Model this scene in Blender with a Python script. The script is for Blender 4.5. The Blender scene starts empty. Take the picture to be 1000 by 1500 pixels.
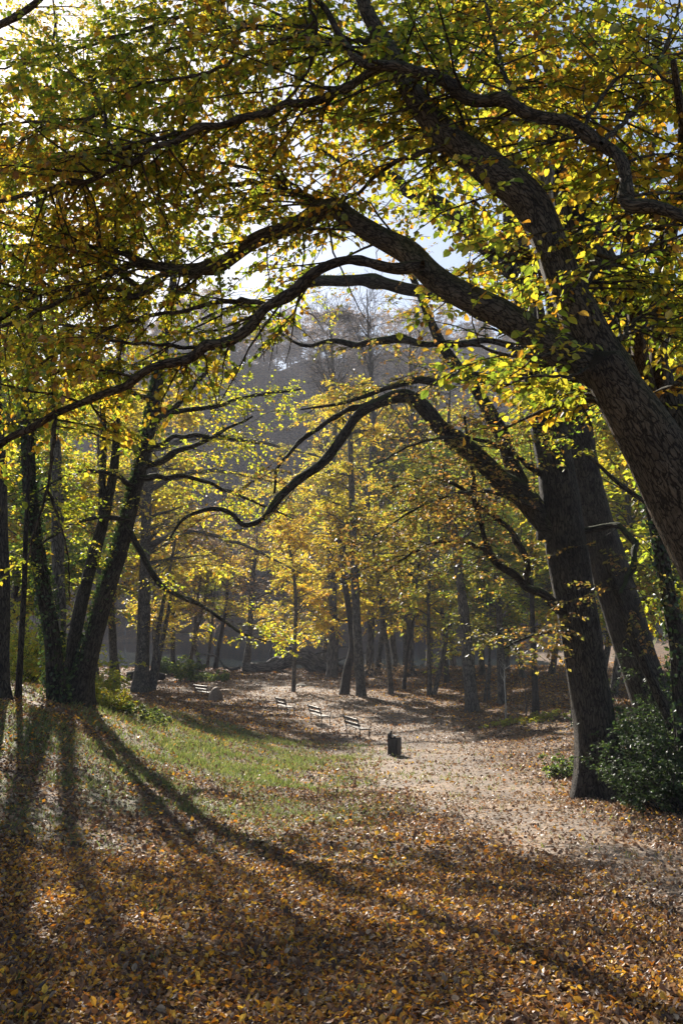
import bpy, math, random
import numpy as np
from mathutils import Vector, Matrix

SC = bpy.context.scene
COL = SC.collection
rad = math.radians

# ------------------------------------------------------------------ camera
F = 1300.0                       # focal length in photo pixels (frame 1000 x 1500)
TH = math.atan(150.0 / F)        # tilt upwards
CZ = 1.7
cd = bpy.data.cameras.new('camera')
cam = bpy.data.objects.new('camera', cd)
COL.objects.link(cam)
cam.location = (0, 0, CZ)
cam.rotation_euler = (math.pi / 2 + TH, 0, 0)
cd.sensor_fit = 'VERTICAL'
cd.sensor_height = 36.0
cd.sensor_width = 24.0
cd.lens = F / 1500.0 * 36.0
cd.clip_start = 0.05
cd.clip_end = 3000
SC.camera = cam

# ------------------------------------------------------------------ light
SUN_AZ, SUN_EL = rad(-20), rad(31.5)
S = Vector((math.sin(SUN_AZ) * math.cos(SUN_EL), math.cos(SUN_AZ) * math.cos(SUN_EL), math.sin(SUN_EL)))
W = bpy.data.worlds.new("World")
SC.world = W
W.use_nodes = True
nt = W.node_tree
bg = nt.nodes['Background']
sky = nt.nodes.new('ShaderNodeTexSky')
sky.sky_type = 'NISHITA'
sky.sun_disc = False
sky.sun_elevation = SUN_EL
sky.sun_rotation = SUN_AZ % (2 * math.pi)
sky.air_density = 1.0
sky.dust_density = 0.6
nt.links.new(sky.outputs[0], bg.inputs[0])
bg.inputs[1].default_value = 0.052
sl = bpy.data.lights.new('sun', 'SUN')
sl.energy = 5.0
sl.angle = rad(0.53)
sl.color = (1.0, 0.92, 0.80)
so = bpy.data.objects.new('sun', sl)
COL.objects.link(so)
so.location = (-20, 40, 40)
so.rotation_euler = S.to_track_quat('Z', 'Y').to_euler()
SC.view_settings.view_transform = 'Standard'
SC.view_settings.look = 'None'
SC.view_settings.exposure = 1.5
SC.view_settings.gamma = 1
SC.view_settings.use_curve_mapping = False
SC.render.engine = 'CYCLES'
cy = SC.cycles
cy.use_denoising = True
cy.denoiser = 'OPENIMAGEDENOISE'
cy.max_bounces = 8
cy.diffuse_bounces = 4
cy.glossy_bounces = 2
cy.transmission_bounces = 3
cy.transparent_max_bounces = 4
cy.volume_bounces = 0
cy.volume_step_rate = 4
cy.sample_clamp_indirect = 6

# ------------------------------------------------------------------ projection
cT, sT = math.cos(TH), math.sin(TH)


def ray(px, py):
    u, v = (px - 500) / F, (750 - py) / F
    d = np.array([u, cT - v * sT, sT + v * cT])
    return d / d[1]


def P(px, py, y):
    d = ray(px, py)
    return np.array([0, 0, CZ]) + d * y


def project(pts):
    q = np.asarray(pts, float) - np.array([0, 0, CZ])
    f = q[:, 1] * cT + q[:, 2] * sT
    up = -q[:, 1] * sT + q[:, 2] * cT
    f = np.where(f < 1e-3, 1e-3, f)
    return 500 + F * q[:, 0] / f, 750 - F * up / f, f


# ------------------------------------------------------------------ terrain
def sm(t):
    t = np.clip(t, 0, 1)
    return t * t * (3 - 2 * t)


YK = [-60, -20, 0, 5, 12, 20, 28, 34, 40, 50, 70, 84, 89, 97, 140, 600]
ZK = [1.6, .6, 0, -.5, -1.2, -2.0, -2.75, -3.12, -3.28, -3.34, -3.40, -3.5, -3.66, -4.5, -4.8, -4.8]
LAKE_Z = -3.78


def G(x, y):
    x = np.asarray(x, float)
    y = np.asarray(y, float)
    ys = y + 2.5 * np.sin(x * .09 + .6) * sm((y - 60) / 25)
    z = np.interp(ys, YK, ZK)
    z = z + 2.25 * sm((-0.4 - x) / 8.5) * sm((y - 4) / 14) * (1 - sm((y - 22) / 32))
    z = z + 1.0 * sm((x - 5) / 8) * sm((y - 8) / 10) * (1 - .6 * sm((y - 40) / 30))
    zr = -3.35 + 1.6 * sm((x - 22) / 30)
    k = sm((x - 17) / 14) * sm((y - 55) / 20)
    z = z + (zr - z) * k
    hill = np.clip(y - 172 - 9 * np.sin(x * .03 + 1), 0, None)
    z = z + np.minimum(hill * .85, 84 + 7 * np.sin(x * .035 + 2) + 5 * np.sin(x * .083) + 3 * np.sin(x * .17 + y * .1)) * sm(hill / 30)
    z = z + .05 * np.sin(x * 1.3 + .4 * y) * np.sin(y * .9 - .5 * x) + .025 * np.sin(x * 3.1 + 1) * np.sin(y * 2.7)
    return z


def hit(px, py):
    d = ray(px, py)
    ys = np.arange(2.5, 400, .05)
    z = CZ + d[2] * ys
    g = G(d[0] * ys, ys)
    b = np.nonzero(z <= g)[0]
    y = min(ys[b[0]] if len(b) else 300.0, 89.0)
    return np.array([d[0] * y, y, float(G(d[0] * y, y))])


# ------------------------------------------------------------------ materials
def newmat(name):
    m = bpy.data.materials.new(name)
    m.use_nodes = True
    n = m.node_tree.nodes
    n.clear()
    out = n.new('ShaderNodeOutputMaterial')
    return m, n, m.node_tree.links, out


def ramp(n, stops):
    r = n.new('ShaderNodeValToRGB')
    e = r.color_ramp.elements
    while len(e) < len(stops):
        e.new(.5)
    for k, (p, c) in enumerate(stops):
        e[k].position = p
        e[k].color = (c[0], c[1], c[2], 1)
    return r


def leaf_material(name, trans=.55, gloss=.05, attr='leaf_color'):
    m, n, l, out = newmat(name)
    a = n.new('ShaderNodeAttribute'); a.attribute_name = attr
    tc = n.new('ShaderNodeTexCoord')
    nz = n.new('ShaderNodeTexNoise'); nz.inputs['Scale'].default_value = 55
    nz.inputs['Detail'].default_value = 2
    l.new(tc.outputs['Object'], nz.inputs['Vector'])
    r = ramp(n, [(.3, (.72, .66, .55)), (.65, (1.12, 1.1, 1.05))])
    l.new(nz.outputs['Fac'], r.inputs[0])
    mx = n.new('ShaderNodeMix'); mx.data_type = 'RGBA'; mx.blend_type = 'MULTIPLY'
    mx.inputs[0].default_value = 1
    l.new(a.outputs['Color'], mx.inputs[6]); l.new(r.outputs[0], mx.inputs[7])
    d = n.new('ShaderNodeBsdfDiffuse'); t = n.new('ShaderNodeBsdfTranslucent')
    g = n.new('ShaderNodeBsdfGlossy'); g.inputs['Roughness'].default_value = .42
    g.inputs['Color'].default_value = (.9, .9, .95, 1)
    l.new(mx.outputs[2], d.inputs['Color'])
    sat = n.new('ShaderNodeHueSaturation'); sat.inputs['Saturation'].default_value = 1.0
    sat.inputs['Value'].default_value = 2.1
    l.new(mx.outputs[2], sat.inputs['Color']); l.new(sat.outputs[0], t.inputs['Color'])
    s1 = n.new('ShaderNodeMixShader'); s1.inputs[0].default_value = trans
    l.new(d.outputs[0], s1.inputs[1]); l.new(t.outputs[0], s1.inputs[2])
    s2 = n.new('ShaderNodeMixShader'); s2.inputs[0].default_value = gloss
    l.new(s1.outputs[0], s2.inputs[1]); l.new(g.outputs[0], s2.inputs[2])
    l.new(s2.outputs[0], out.inputs[0])
    return m


def bark_material(name, dark, light, moss=0.0, scale=(16, 16, 2.2), bump=.6, dist=.03):
    m, n, l, out = newmat(name)
    a = n.new('ShaderNodeAttribute'); a.attribute_name = 'bark'
    mp = n.new('ShaderNodeMapping'); mp.inputs['Scale'].default_value = scale
    l.new(a.outputs['Vector'], mp.inputs['Vector'])
    nz = n.new('ShaderNodeTexNoise'); nz.inputs['Scale'].default_value = 1
    nz.inputs['Detail'].default_value = 8; nz.inputs['Roughness'].default_value = .75
    nz.inputs['Distortion'].default_value = .6
    l.new(mp.outputs[0], nz.inputs['Vector'])
    # warp the coordinates, then crack them into long plates
    wn = n.new('ShaderNodeTexNoise'); wn.inputs['Scale'].default_value = .55; wn.inputs['Detail'].default_value = 3
    l.new(mp.outputs[0], wn.inputs['Vector'])
    vm = n.new('ShaderNodeVectorMath'); vm.operation = 'MULTIPLY_ADD'
    l.new(wn.outputs['Color'], vm.inputs[0]); vm.inputs[1].default_value = (3.2, 3.2, 3.2)
    l.new(mp.outputs[0], vm.inputs[2])
    vo = n.new('ShaderNodeTexVoronoi'); vo.inputs['Scale'].default_value = 1.0
    vo.feature = 'DISTANCE_TO_EDGE'
    l.new(vm.outputs[0], vo.inputs['Vector'])
    cr = ramp(n, [(0, (.25, .25, .25)), (.13, (1, 1, 1))]); l.new(vo.outputs['Distance'], cr.inputs[0])
    ma = n.new('ShaderNodeMath'); ma.operation = 'MULTIPLY'
    l.new(nz.outputs['Fac'], ma.inputs[0]); l.new(cr.outputs[0], ma.inputs[1])
    r = ramp(n, [(.12, [c * .35 for c in dark]), (.34, dark), (.52, light), (.68, [c * 1.5 for c in light])])
    l.new(ma.outputs[0], r.inputs[0])
    col = r.outputs[0]
    # lichen and moss
    tc = n.new('ShaderNodeTexCoord')
    n2 = n.new('ShaderNodeTexNoise'); n2.inputs['Scale'].default_value = 2.3
    n2.inputs['Detail'].default_value = 5
    l.new(tc.outputs['Object'], n2.inputs['Vector'])
    rs = ramp(n, [(.3, (.55, .52, .5)), (.5, (1, 1, 1)), (.7, (1.35, 1.3, 1.15))])
    l.new(n2.outputs['Fac'], rs.inputs[0])
    ms = n.new('ShaderNodeMix'); ms.data_type = 'RGBA'; ms.blend_type = 'MULTIPLY'; ms.inputs[0].default_value = 1
    l.new(col, ms.inputs[6]); l.new(rs.outputs[0], ms.inputs[7]); col = ms.outputs[2]
    if moss > 0:
        ge = n.new('ShaderNodeNewGeometry')
        sx = n.new('ShaderNodeSeparateXYZ'); l.new(ge.outputs['Normal'], sx.inputs[0])
        m1 = n.new('ShaderNodeMath'); m1.operation = 'MULTIPLY_ADD'
        l.new(sx.outputs['Z'], m1.inputs[0]); m1.inputs[1].default_value = .55
        l.new(n2.outputs['Fac'], m1.inputs[2])
        r2 = ramp(n, [(.62, (0, 0, 0)), (.85, (moss, moss, moss))])
        l.new(m1.outputs[0], r2.inputs[0])
        mx = n.new('ShaderNodeMix'); mx.data_type = 'RGBA'
        l.new(r2.outputs[0], mx.inputs[0]); l.new(col, mx.inputs[6])
        mx.inputs[7].default_value = (.045, .06, .015, 1)
        col = mx.outputs[2]
    b = n.new('ShaderNodeBsdfPrincipled')
    b.inputs['Roughness'].default_value = .85
    b.inputs['Specular IOR Level'].default_value = .25
    l.new(col, b.inputs['Base Color'])
    bp = n.new('ShaderNodeBump'); bp.inputs['Strength'].default_value = bump
    bp.inputs['Distance'].default_value = dist
    l.new(ma.outputs[0], bp.inputs['Height']); l.new(bp.outputs[0], b.inputs['Normal'])
    l.new(b.outputs[0], out.inputs[0])
    return m


def plain_material(name, c1, c2, rough=.7, scale=20, metal=0.0, stretch=(1, 1, 1), bump=.3):
    m, n, l, out = newmat(name)
    tc = n.new('ShaderNodeTexCoord')
    mp = n.new('ShaderNodeMapping'); mp.inputs['Scale'].default_value = stretch
    l.new(tc.outputs['Object'], mp.inputs['Vector'])
    nz = n.new('ShaderNodeTexNoise'); nz.inputs['Scale'].default_value = scale
    nz.inputs['Detail'].default_value = 5
    l.new(mp.outputs[0], nz.inputs['Vector'])
    r = ramp(n, [(.3, c1), (.7, c2)])
    l.new(nz.outputs['Fac'], r.inputs[0])
    b = n.new('ShaderNodeBsdfPrincipled')
    b.inputs['Roughness'].default_value = rough
    b.inputs['Metallic'].default_value = metal
    l.new(r.outputs[0], b.inputs['Base Color'])
    bp = n.new('ShaderNodeBump'); bp.inputs['Strength'].default_value = bump
    bp.inputs['Distance'].default_value = .01
    l.new(nz.outputs['Fac'], bp.inputs['Height']); l.new(bp.outputs[0], b.inputs['Normal'])
    l.new(b.outputs[0], out.inputs[0])
    return m


M_LEAF = leaf_material('tree_leaf', .62, .05)
M_IVY = leaf_material('ivy_leaf', .3, .035)
M_LITTER = leaf_material('fallen_leaf', .25, .035)
M_GRASS = leaf_material('grass_blade', .4, .05)
M_HORN = bark_material('hornbeam_bark', (.046, .034, .025), (.115, .088, .064), moss=.35, scale=(42, 42, 13), bump=1.0, dist=.025)
M_OAK = bark_material('oak_bark', (.026, .022, .019), (.066, .056, .047), moss=.75, scale=(24, 24, 6), bump=1.0, dist=.05)
M_OAKT = bark_material('oak_trunk_bark', (.026, .022, .019), (.066, .056, .047), moss=.1, scale=(24, 24, 5), bump=1.0, dist=.05)
M_BEECH = bark_material('beech_bark', (.055, .047, .040), (.12, .105, .09), moss=.25, scale=(9, 9, 3), bump=.4, dist=.02)
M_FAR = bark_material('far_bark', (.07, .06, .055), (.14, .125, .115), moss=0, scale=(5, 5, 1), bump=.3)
M_SLAT = plain_material('weathered_slat', (.055, .042, .034), (.15, .12, .10), .5, 9, stretch=(1, 12, 12))
M_IRON = plain_material('cast_iron', (.012, .012, .013), (.03, .028, .026), .5, 30)
M_BIN = plain_material('dark_bin_board', (.010, .010, .011), (.032, .030, .029), .6, 14, stretch=(6, 6, 1))
M_CUT = plain_material('cut_wood', (.10, .07, .05), (.24, .18, .13), .8, 12)
M_STONE = plain_material('pale_stone', (.25, .23, .2), (.42, .4, .36), .85, 12)


# ------------------------------------------------------------------ mesh helpers
def put(o, parent=None, **props):
    COL.objects.link(o)
    if parent is not None:
        o.parent = parent
    for k, v in props.items():
        if v is not None:
            o[k] = v
    return o


def mesh_np(name, verts, faces, k, mats, attrs=None, smooth=True, matidx=None):
    """verts (N,3), faces (M,k) -> mesh datablock, built with foreach_set"""
    me = bpy.data.meshes.new(name)
    verts = np.ascontiguousarray(verts, dtype=np.float32)
    faces = np.ascontiguousarray(faces, dtype=np.int32)
    nf = len(faces)
    me.vertices.add(len(verts))
    me.vertices.foreach_set('co', verts.ravel())
    me.loops.add(nf * k)
    me.loops.foreach_set('vertex_index', faces.ravel())
    me.polygons.add(nf)
    me.polygons.foreach_set('loop_start', np.arange(0, nf * k, k, dtype=np.int32))
    me.polygons.foreach_set('loop_total', np.full(nf, k, dtype=np.int32))
    me.polygons.foreach_set('use_smooth', np.full(nf, smooth, dtype=bool))
    for m in mats:
        me.materials.append(m)
    if matidx is not None:
        me.polygons.foreach_set('material_index', np.asarray(matidx, dtype=np.int32))
    for an, (typ, data) in (attrs or {}).items():
        at = me.attributes.new(an, typ, 'POINT')
        data = np.ascontiguousarray(data, dtype=np.float32)
        at.data.foreach_set('color' if typ == 'FLOAT_COLOR' else 'vector' if typ == 'FLOAT_VECTOR' else 'value', data.ravel())
    me.update(calc_edges=True)
    return me


def nrm(v):
    return v / np.maximum(np.linalg.norm(v, axis=-1, keepdims=True), 1e-9)


def smooth_line(pts, n):
    """Catmull-Rom resampling of rows (x,y,z,r) to n rows"""
    p = np.asarray(pts, float)
    if len(p) == 2:
        t = np.linspace(0, 1, n)[:, None]
        return p[0] * (1 - t) + p[1] * t
    q = np.vstack([2 * p[0] - p[1], p, 2 * p[-1] - p[-2]])
    s = np.concatenate([[0], np.cumsum(np.linalg.norm(np.diff(p[:, :3], axis=0), axis=1))])
    u = np.linspace(0, s[-1], n)
    i = np.clip(np.searchsorted(s, u, 'right') - 1, 0, len(p) - 2)
    t = ((u - s[i]) / np.maximum(s[i + 1] - s[i], 1e-9))[:, None]
    a, b, c, d = q[i], q[i + 1], q[i + 2], q[i + 3]
    r = .5 * (2 * b + (c - a) * t + (2 * a - 5 * b + 4 * c - d) * t * t + (3 * b - a - 3 * c + d) * t ** 3)
    r[:, 3] = np.maximum(r[:, 3], .001)
    return r


class Tubes:
    def __init__(self):
        self.v, self.f, self.b, self.n = [], [], [], 0

    def add(self, pts, radii, sides, lump=0.0, seed=0, flare=0.0, ridges=0, cap=True):
        """pts (K,n,3) radii (K,n)"""
        pts = np.asarray(pts, float)
        radii = np.asarray(radii, float)
        if pts.ndim == 2:
            pts, radii = pts[None], radii[None]
        if len(pts) == 0:
            return
        K, n, _ = pts.shape
        T = nrm(np.gradient(pts, axis=1))
        mean = nrm(pts[:, -1] - pts[:, 0])
        ref = np.where(np.abs(mean[:, 2:3]) < .8, np.array([0, 0, 1.0]), np.array([0, -1.0, 0]))
        U = nrm(np.cross(T, ref[:, None, :]))
        V = np.cross(T, U)
        th = np.linspace(0, 2 * np.pi, sides, endpoint=False)
        s = np.concatenate([np.zeros((K, 1)), np.cumsum(np.linalg.norm(np.diff(pts, axis=1), axis=2), axis=1)], axis=1)
        rr = np.repeat(radii[:, :, None], sides, axis=2)
        if lump > 0:
            a, b, c = 1.7 + seed * .37, 2.9 + seed * .91, seed * 1.3
            S_ = s[:, :, None] / np.maximum(radii.max(axis=1)[:, None, None], .01)
            rr = rr * (1 + lump * (np.sin(2 * th + .5 * S_ + a) * .5 + np.sin(3 * th - .83 * S_ + b) * .4 + np.sin(5 * th + .31 * S_ + c) * .3
                                   + .45 * np.sin(.9 * S_ + b + np.sin(th)) + .35 * np.sin(1.9 * S_ + 2 * th)))
        if ridges:
            S_ = s[:, :, None]
            rr = rr * (1 + .028 * np.sin(ridges * th + 1.3 * np.sin(1.7 * S_ + seed)) + .02 * np.sin((ridges * 2 + 1) * th + 2.1 * np.sin(1.1 * S_ + 1)))
        if flare > 0:
            base = np.exp(-s / (radii[:, :1] * 1.6))[:, :, None]
            rr = rr * (1 + flare * base * (1 + .55 * np.sin(5 * th + seed) + .3 * np.sin(3 * th + 2 * seed)))
        vv = pts[:, :, None, :] + rr[..., None] * (np.cos(th)[:, None] * U[:, :, None, :] + np.sin(th)[:, None] * V[:, :, None, :])
        bb = np.stack([radii[:, :, None] * np.cos(th) + 0 * rr, radii[:, :, None] * np.sin(th) + 0 * rr,
                       np.repeat(s[:, :, None], sides, axis=2) + np.arange(K)[:, None, None] * .77], axis=-1)
        idx = self.n + np.arange(K * n * sides).reshape(K, n, sides)
        i0 = idx[:, :-1, :]
        i1 = idx[:, 1:, :]
        f = np.stack([i0, np.roll(i0, -1, 2), np.roll(i1, -1, 2), i1], axis=-1).reshape(-1, 4)
        self.v.append(vv.reshape(-1, 3))
        self.b.append(bb.reshape(-1, 3))
        self.f.append(f)
        self.n += K * n * sides
        if cap and sides >= 5:
            # close the far end with a shallow point
            tip = pts[:, -1] + T[:, -1] * radii[:, -1:] * .6
            ti = self.n + np.arange(K)
            e = idx[:, -1, :]
            cf = np.stack([e, np.roll(e, -1, 1), np.repeat(ti[:, None], sides, 1), np.repeat(ti[:, None], sides, 1)], axis=-1)
            # a degenerate quad is avoided by pairing ring vertices two by two
            ev = e[:, ::2]; e1 = np.roll(e, -1, 1)[:, ::2]; e2 = np.roll(e, -2, 1)[:, ::2]
            if sides % 2 == 0:
                cf = np.stack([ev, e1, e2, np.repeat(ti[:, None], sides // 2, 1)], axis=-1)
                self.v.append(tip); self.b.append(np.zeros((K, 3)) + s.max()); self.f.append(cf.reshape(-1, 4)); self.n += K

    def build(self, name, mat, parent=None, origin=None, **props):
        if not self.v:
            return None
        v = np.vstack(self.v)
        org = np.zeros(3) if origin is None else np.asarray(origin, float)
        me = mesh_np(name, v - org, np.vstack(self.f), 4, [mat], {'bark': ('FLOAT_VECTOR', np.vstack(self.b))})
        o = bpy.data.objects.new(name, me)
        return put(o, parent, **props)


def tube(name, pts, mat, parent, origin, sides=10, lump=.06, seed=0, n=None, flare=0, ridges=0, kink=0.0, **props):
    """pts rows (x,y,z,r): a single bent, tapered, lumpy limb as one object"""
    L = np.linalg.norm(np.diff(np.asarray(pts, float)[:, :3], axis=0), axis=1).sum()
    n = n or int(np.clip(len(pts) * 5, 10, 90))
    q = smooth_line(pts, n)
    if kink > 0:
        rk = np.random.default_rng(seed * 7 + len(pts))
        s_ = np.concatenate([[0], np.cumsum(np.linalg.norm(np.diff(q[:, :3], axis=0), axis=1))])
        rm = max(q[:, 3].mean(), .006)
        env = np.clip(np.minimum(s_, s_[-1] - s_ + .3 * rm) / (3 * rm), 0, 1)[:, None]
        off = sum(np.sin(s_[:, None] / rm * rk.uniform(.12, .55, 3) + rk.uniform(0, 6.3, 3)) for _ in range(4))
        q[:, :3] += off * env * np.minimum(q[:, 3:], rm * 1.3) * kink
        for _ in range(int(s_[-1] / rm / 14)):
            s0 = rk.uniform(.05, .95) * s_[-1]
            q[:, 3] *= 1 + rk.uniform(.1, .3) * np.exp(-((s_ - s0) / (1.3 * q[:, 3])) ** 2)
    t = Tubes()
    t.add(q[:, :3], q[:, 3], sides, lump, seed, flare, ridges)
    return t.build(name, mat, parent, origin, **props), q


def spawn(rng, Pp, R, per, t0, t1, ang, length, n, rr, flat=0., droop=0., wander=.12, up=0., taper=.25, rmin=.001, shrink=.5):
    K, m, _ = Pp.shape
    idx = np.repeat(np.arange(K), per)
    M = len(idx)
    if M == 0:
        return np.zeros((0, n, 3)), np.zeros((0, n))
    t = rng.uniform(t0, t1, M)
    f = t * (m - 1)
    i = np.clip(f.astype(int), 0, m - 2)
    w = (f - i)[:, None]
    base = Pp[idx, i] * (1 - w) + Pp[idx, i + 1] * w
    tan = nrm(Pp[idx, i + 1] - Pp[idx, i])
    r0 = R[idx, i] * (1 - w[:, 0]) + R[idx, i + 1] * w[:, 0]
    rv = rng.normal(size=(M, 3))
    side = nrm(np.cross(tan, rv))
    side[:, 2] *= (1 - flat)
    side = nrm(side)
    a = np.radians(rng.normal(ang, 12, M))[:, None]
    d = nrm(np.cos(a) * tan + np.sin(a) * side)
    d[:, 2] *= (1 - .5 * flat)
    d = nrm(d)
    L = length * rng.uniform(.55, 1.25, M) * (1 - shrink * (t - t0) / max(t1 - t0, 1e-6))
    out = np.zeros((M, n, 3))
    out[:, 0] = base
    pos = base.copy()
    for k in range(1, n):
        d = d + rng.normal(0, wander, (M, 3))
        d[:, 2] += up / n - droop * k / (n * n) * 2
        d = nrm(d)
        pos = pos + d * (L / (n - 1))[:, None]
        out[:, k] = pos
    ra = np.maximum((r0 * rr)[:, None] * np.linspace(1, taper, n)[None], rmin)
    return out, ra


# palettes: rows (r,g,b,weight); g = greener end, o = oranger end (mixed by a smooth field)
PAL = {
    'fore': ([(.085, .125, .012, 3), (.14, .185, .016, 4), (.24, .25, .02, 4), (.36, .31, .022, 3), (.34, .22, .018, 1)],
             [(.38, .31, .022, 4), (.40, .26, .018, 3), (.34, .17, .015, 2), (.19, .10, .018, 1.5), (.18, .19, .016, 3)]),
    'gold': ([(.36, .32, .024, 4), (.42, .33, .024, 4), (.28, .28, .022, 4), (.18, .20, .018, 2)],
             [(.46, .32, .022, 4), (.44, .25, .02, 2), (.28, .17, .022, 1.5), (.38, .33, .022, 4)]),
    'oak': ([(.11, .12, .022, 3), (.17, .15, .026, 3), (.22, .17, .03, 2), (.07, .08, .018, 2)],
            [(.26, .16, .028, 3), (.20, .11, .025, 3), (.13, .075, .022, 2), (.18, .16, .026, 2)]),
    'green': ([(.10, .17, .016, 3), (.16, .22, .018, 3), (.26, .28, .02, 3), (.08, .12, .014, 2)],
              [(.30, .29, .02, 3), (.36, .28, .02, 2), (.16, .19, .018, 3), (.3, .18, .02, 1)]),
    'lime': ([(.22, .27, .018, 4), (.30, .31, .02, 4), (.14, .19, .015, 2)],
             [(.38, .33, .02, 3), (.26, .28, .02, 3), (.40, .26, .018, 1)]),
    'ivy': ([(.022, .042, .012, 3), (.034, .062, .016, 3), (.055, .09, .024, 1)],
            [(.04, .07, .016, 2), (.08, .12, .025, 1), (.03, .05, .014, 2)]),
    'shrub': ([(.05, .09, .016, 3), (.08, .13, .02, 3), (.13, .19, .03, 2)],
              [(.14, .18, .03, 2), (.22, .22, .03, 1), (.06, .09, .018, 2)]),
    'brown': ([(.16, .11, .06, 2), (.13, .09, .055, 2), (.20, .15, .08, 2)],
              [(.22, .14, .06, 2), (.18, .11, .05, 2), (.12, .085, .05, 1)]),
}


def colours(rng, pts, pal, bias=0.0, wl=1.0, jit=.22):
    a, b = PAL[pal]
    x, y, z = pts[:, 0] / wl, pts[:, 1] / wl, pts[:, 2] / wl
    f = .5 + .22 * np.sin(2.1 * x + 1.1 * z + 1) + .2 * np.sin(1.7 * y - 1.9 * z + .5 * x) + .16 * np.sin(4.3 * x - 2.2 * y + 3 * z) + bias
    pick_o = rng.random(len(pts)) < f
    res = np.zeros((len(pts), 3))
    for sel, tab in ((~pick_o, a), (pick_o, b)):
        tab = np.array(tab, float)
        k = rng.choice(len(tab), sel.sum(), p=tab[:, 3] / tab[:, 3].sum())
        res[sel] = tab[k, :3]
    return res * rng.uniform(1 - jit, 1 + jit, (len(pts), 1)) * rng.uniform(.93, 1.07, (len(pts), 3))


LEAF6 = np.array([(0, 0, 0), (-.36, .28, .10), (-.33, .66, .11), (0, 1, -.06), (.33, .66, .11), (.36, .28, .10)])


def leaf_arrays(rng, twigs, m, size, droop=.25, spread=.75, tilt=.45, jitter=.0):
    """leaves in two rows along every twig -> pos, axis, normal, length"""
    K, n, _ = twigs.shape
    t = (np.arange(m) + .5)[None, :] / m + rng.uniform(-.3, .3, (K, m)) / m
    t = np.clip(t * .92 + .08, 0, 1)
    f = t * (n - 1)
    i = np.clip(f.astype(int), 0, n - 2)
    w = (f - i)[..., None]
    ki = np.arange(K)[:, None]
    pos = twigs[ki, i] * (1 - w) + twigs[ki, i + 1] * w
    tan = nrm(twigs[ki, i + 1] - twigs[ki, i])
    upv = np.array([0, 0, 1.0]) + rng.normal(0, .25, (K, 1, 3))
    side = nrm(np.cross(tan, upv))
    sgn = np.where(np.arange(m) % 2 == 0, 1, -1)[None, :, None]
    ax = nrm(tan * rng.uniform(.3, .8, (K, m, 1)) + sgn * side * spread + np.array([0, 0, -1]) * droop * rng.uniform(0, 2, (K, m, 1))
             + rng.normal(0, .15, (K, m, 3)))
    nn = np.cross(ax, np.cross(np.array([0, 0, 1.0]) + rng.normal(0, tilt, (K, m, 3)), ax))
    nn = nrm(nn)
    L = size * rng.uniform(.45, 1.25, (K, m))
    pos = pos.reshape(-1, 3)
    if jitter > 0:
        pos = pos + rng.normal(0, jitter, pos.shape)
    return pos, ax.reshape(-1, 3), nn.reshape(-1, 3), L.ravel()


def leaf_mesh(name, pos, ax, nn, L, col, mat, simple=False, width=1.0):
    sd = np.cross(ax, nn)
    if simple:
        sh = np.array([(0, 0, 0), (-.36, .45, .10), (0, 1, 0), (.36, .45, .10)])
        faces = np.array([[0, 3, 2, 1]])
    else:
        sh = LEAF6
        faces = np.array([[0, 3, 2, 1], [0, 5, 4, 3]])
    N = len(pos)
    k = len(sh)
    v = pos[:, None, :] + L[:, None, None] * (sh[None, :, 0:1] * width * sd[:, None] + sh[None, :, 1:2] * ax[:, None] + sh[None, :, 2:3] * nn[:, None])
    f = (faces[None] + (np.arange(N) * k)[:, None, None]).reshape(-1, 4)
    c = np.concatenate([col, np.ones((N, 1))], axis=1)
    return mesh_np(name, v.reshape(-1, 3), f, 4, [mat], {'leaf_color': ('FLOAT_COLOR', np.repeat(c, k, axis=0))}, smooth=False)


def empty(name, loc, label=None, category=None, group=None, kind=None):
    o = bpy.data.objects.new(name, None)
    o.empty_display_size = .3
    o.location = Vector([float(c) for c in loc])
    return put(o, None, label=label, category=category, group=group, kind=kind)


def px_line(pts, y0, y1=None):
    """photo pixels (px,py,width_px[,depth]) -> rows (x,y,z,r); depth runs from y0 to y1"""
    n = len(pts)
    rows = []
    for k, p in enumerate(pts):
        y = p[3] if len(p) > 3 and p[3] > 0 else (y0 if y1 is None else y0 + (y1 - y0) * k / (n - 1))
        q = P(p[0], p[1], y)
        rows.append((q[0], q[1], q[2], p[2] * .5 * y / F))
    return np.array(rows)


# =================================================================== SETTING
# ---- ground: one fan-shaped sheet, fine near the camera
ny, nx = 330, 200
yy = np.concatenate([np.linspace(-28, 3, 24)[:-1], 3 + (np.linspace(0, 1, ny - 23) ** 2.3) * 357])
ny = len(yy)
uu = np.linspace(-1, 1, nx)
uu = .45 * uu + .55 * uu ** 3
wid = 26 + .62 * np.clip(yy, 0, None)
X = uu[None, :] * wid[:, None]
Y = np.repeat(yy[:, None], nx, 1)
Z = G(X, Y)
gi = np.arange(ny * nx).reshape(ny, nx)
gf = np.stack([gi[:-1, :-1], gi[:-1, 1:], gi[1:, 1:], gi[1:, :-1]], -1).reshape(-1, 4)

PATH = [(1180, 1390), (1000, 1290), (880, 1245), (800, 1215), (700, 1170), (640, 1130), (600, 1085), (560, 1050), (470, 1020), (380, 1000)]
PATHW = np.array([hit(a, b)[:2] for a, b in PATH])
PATHR = np.array([.7, .85, 1.0, 1.2, 1.7, 2.3, 3.2, 4.2, 4.4, 4])


def path_mask(x, y):
    best = np.full(np.shape(x), 9.0)
    for k in range(len(PATHW) - 1):
        a, b = PATHW[k], PATHW[k + 1]
        d = b - a
        t = np.clip(((x - a[0]) * d[0] + (y - a[1]) * d[1]) / (d @ d), 0, 1)
        r = PATHR[k] * (1 - t) + PATHR[k + 1] * t
        best = np.minimum(best, np.hypot(x - a[0] - t * d[0], y - a[1] - t * d[1]) / r)
    return 1 - sm((best - .35) / 1.0)


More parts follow.
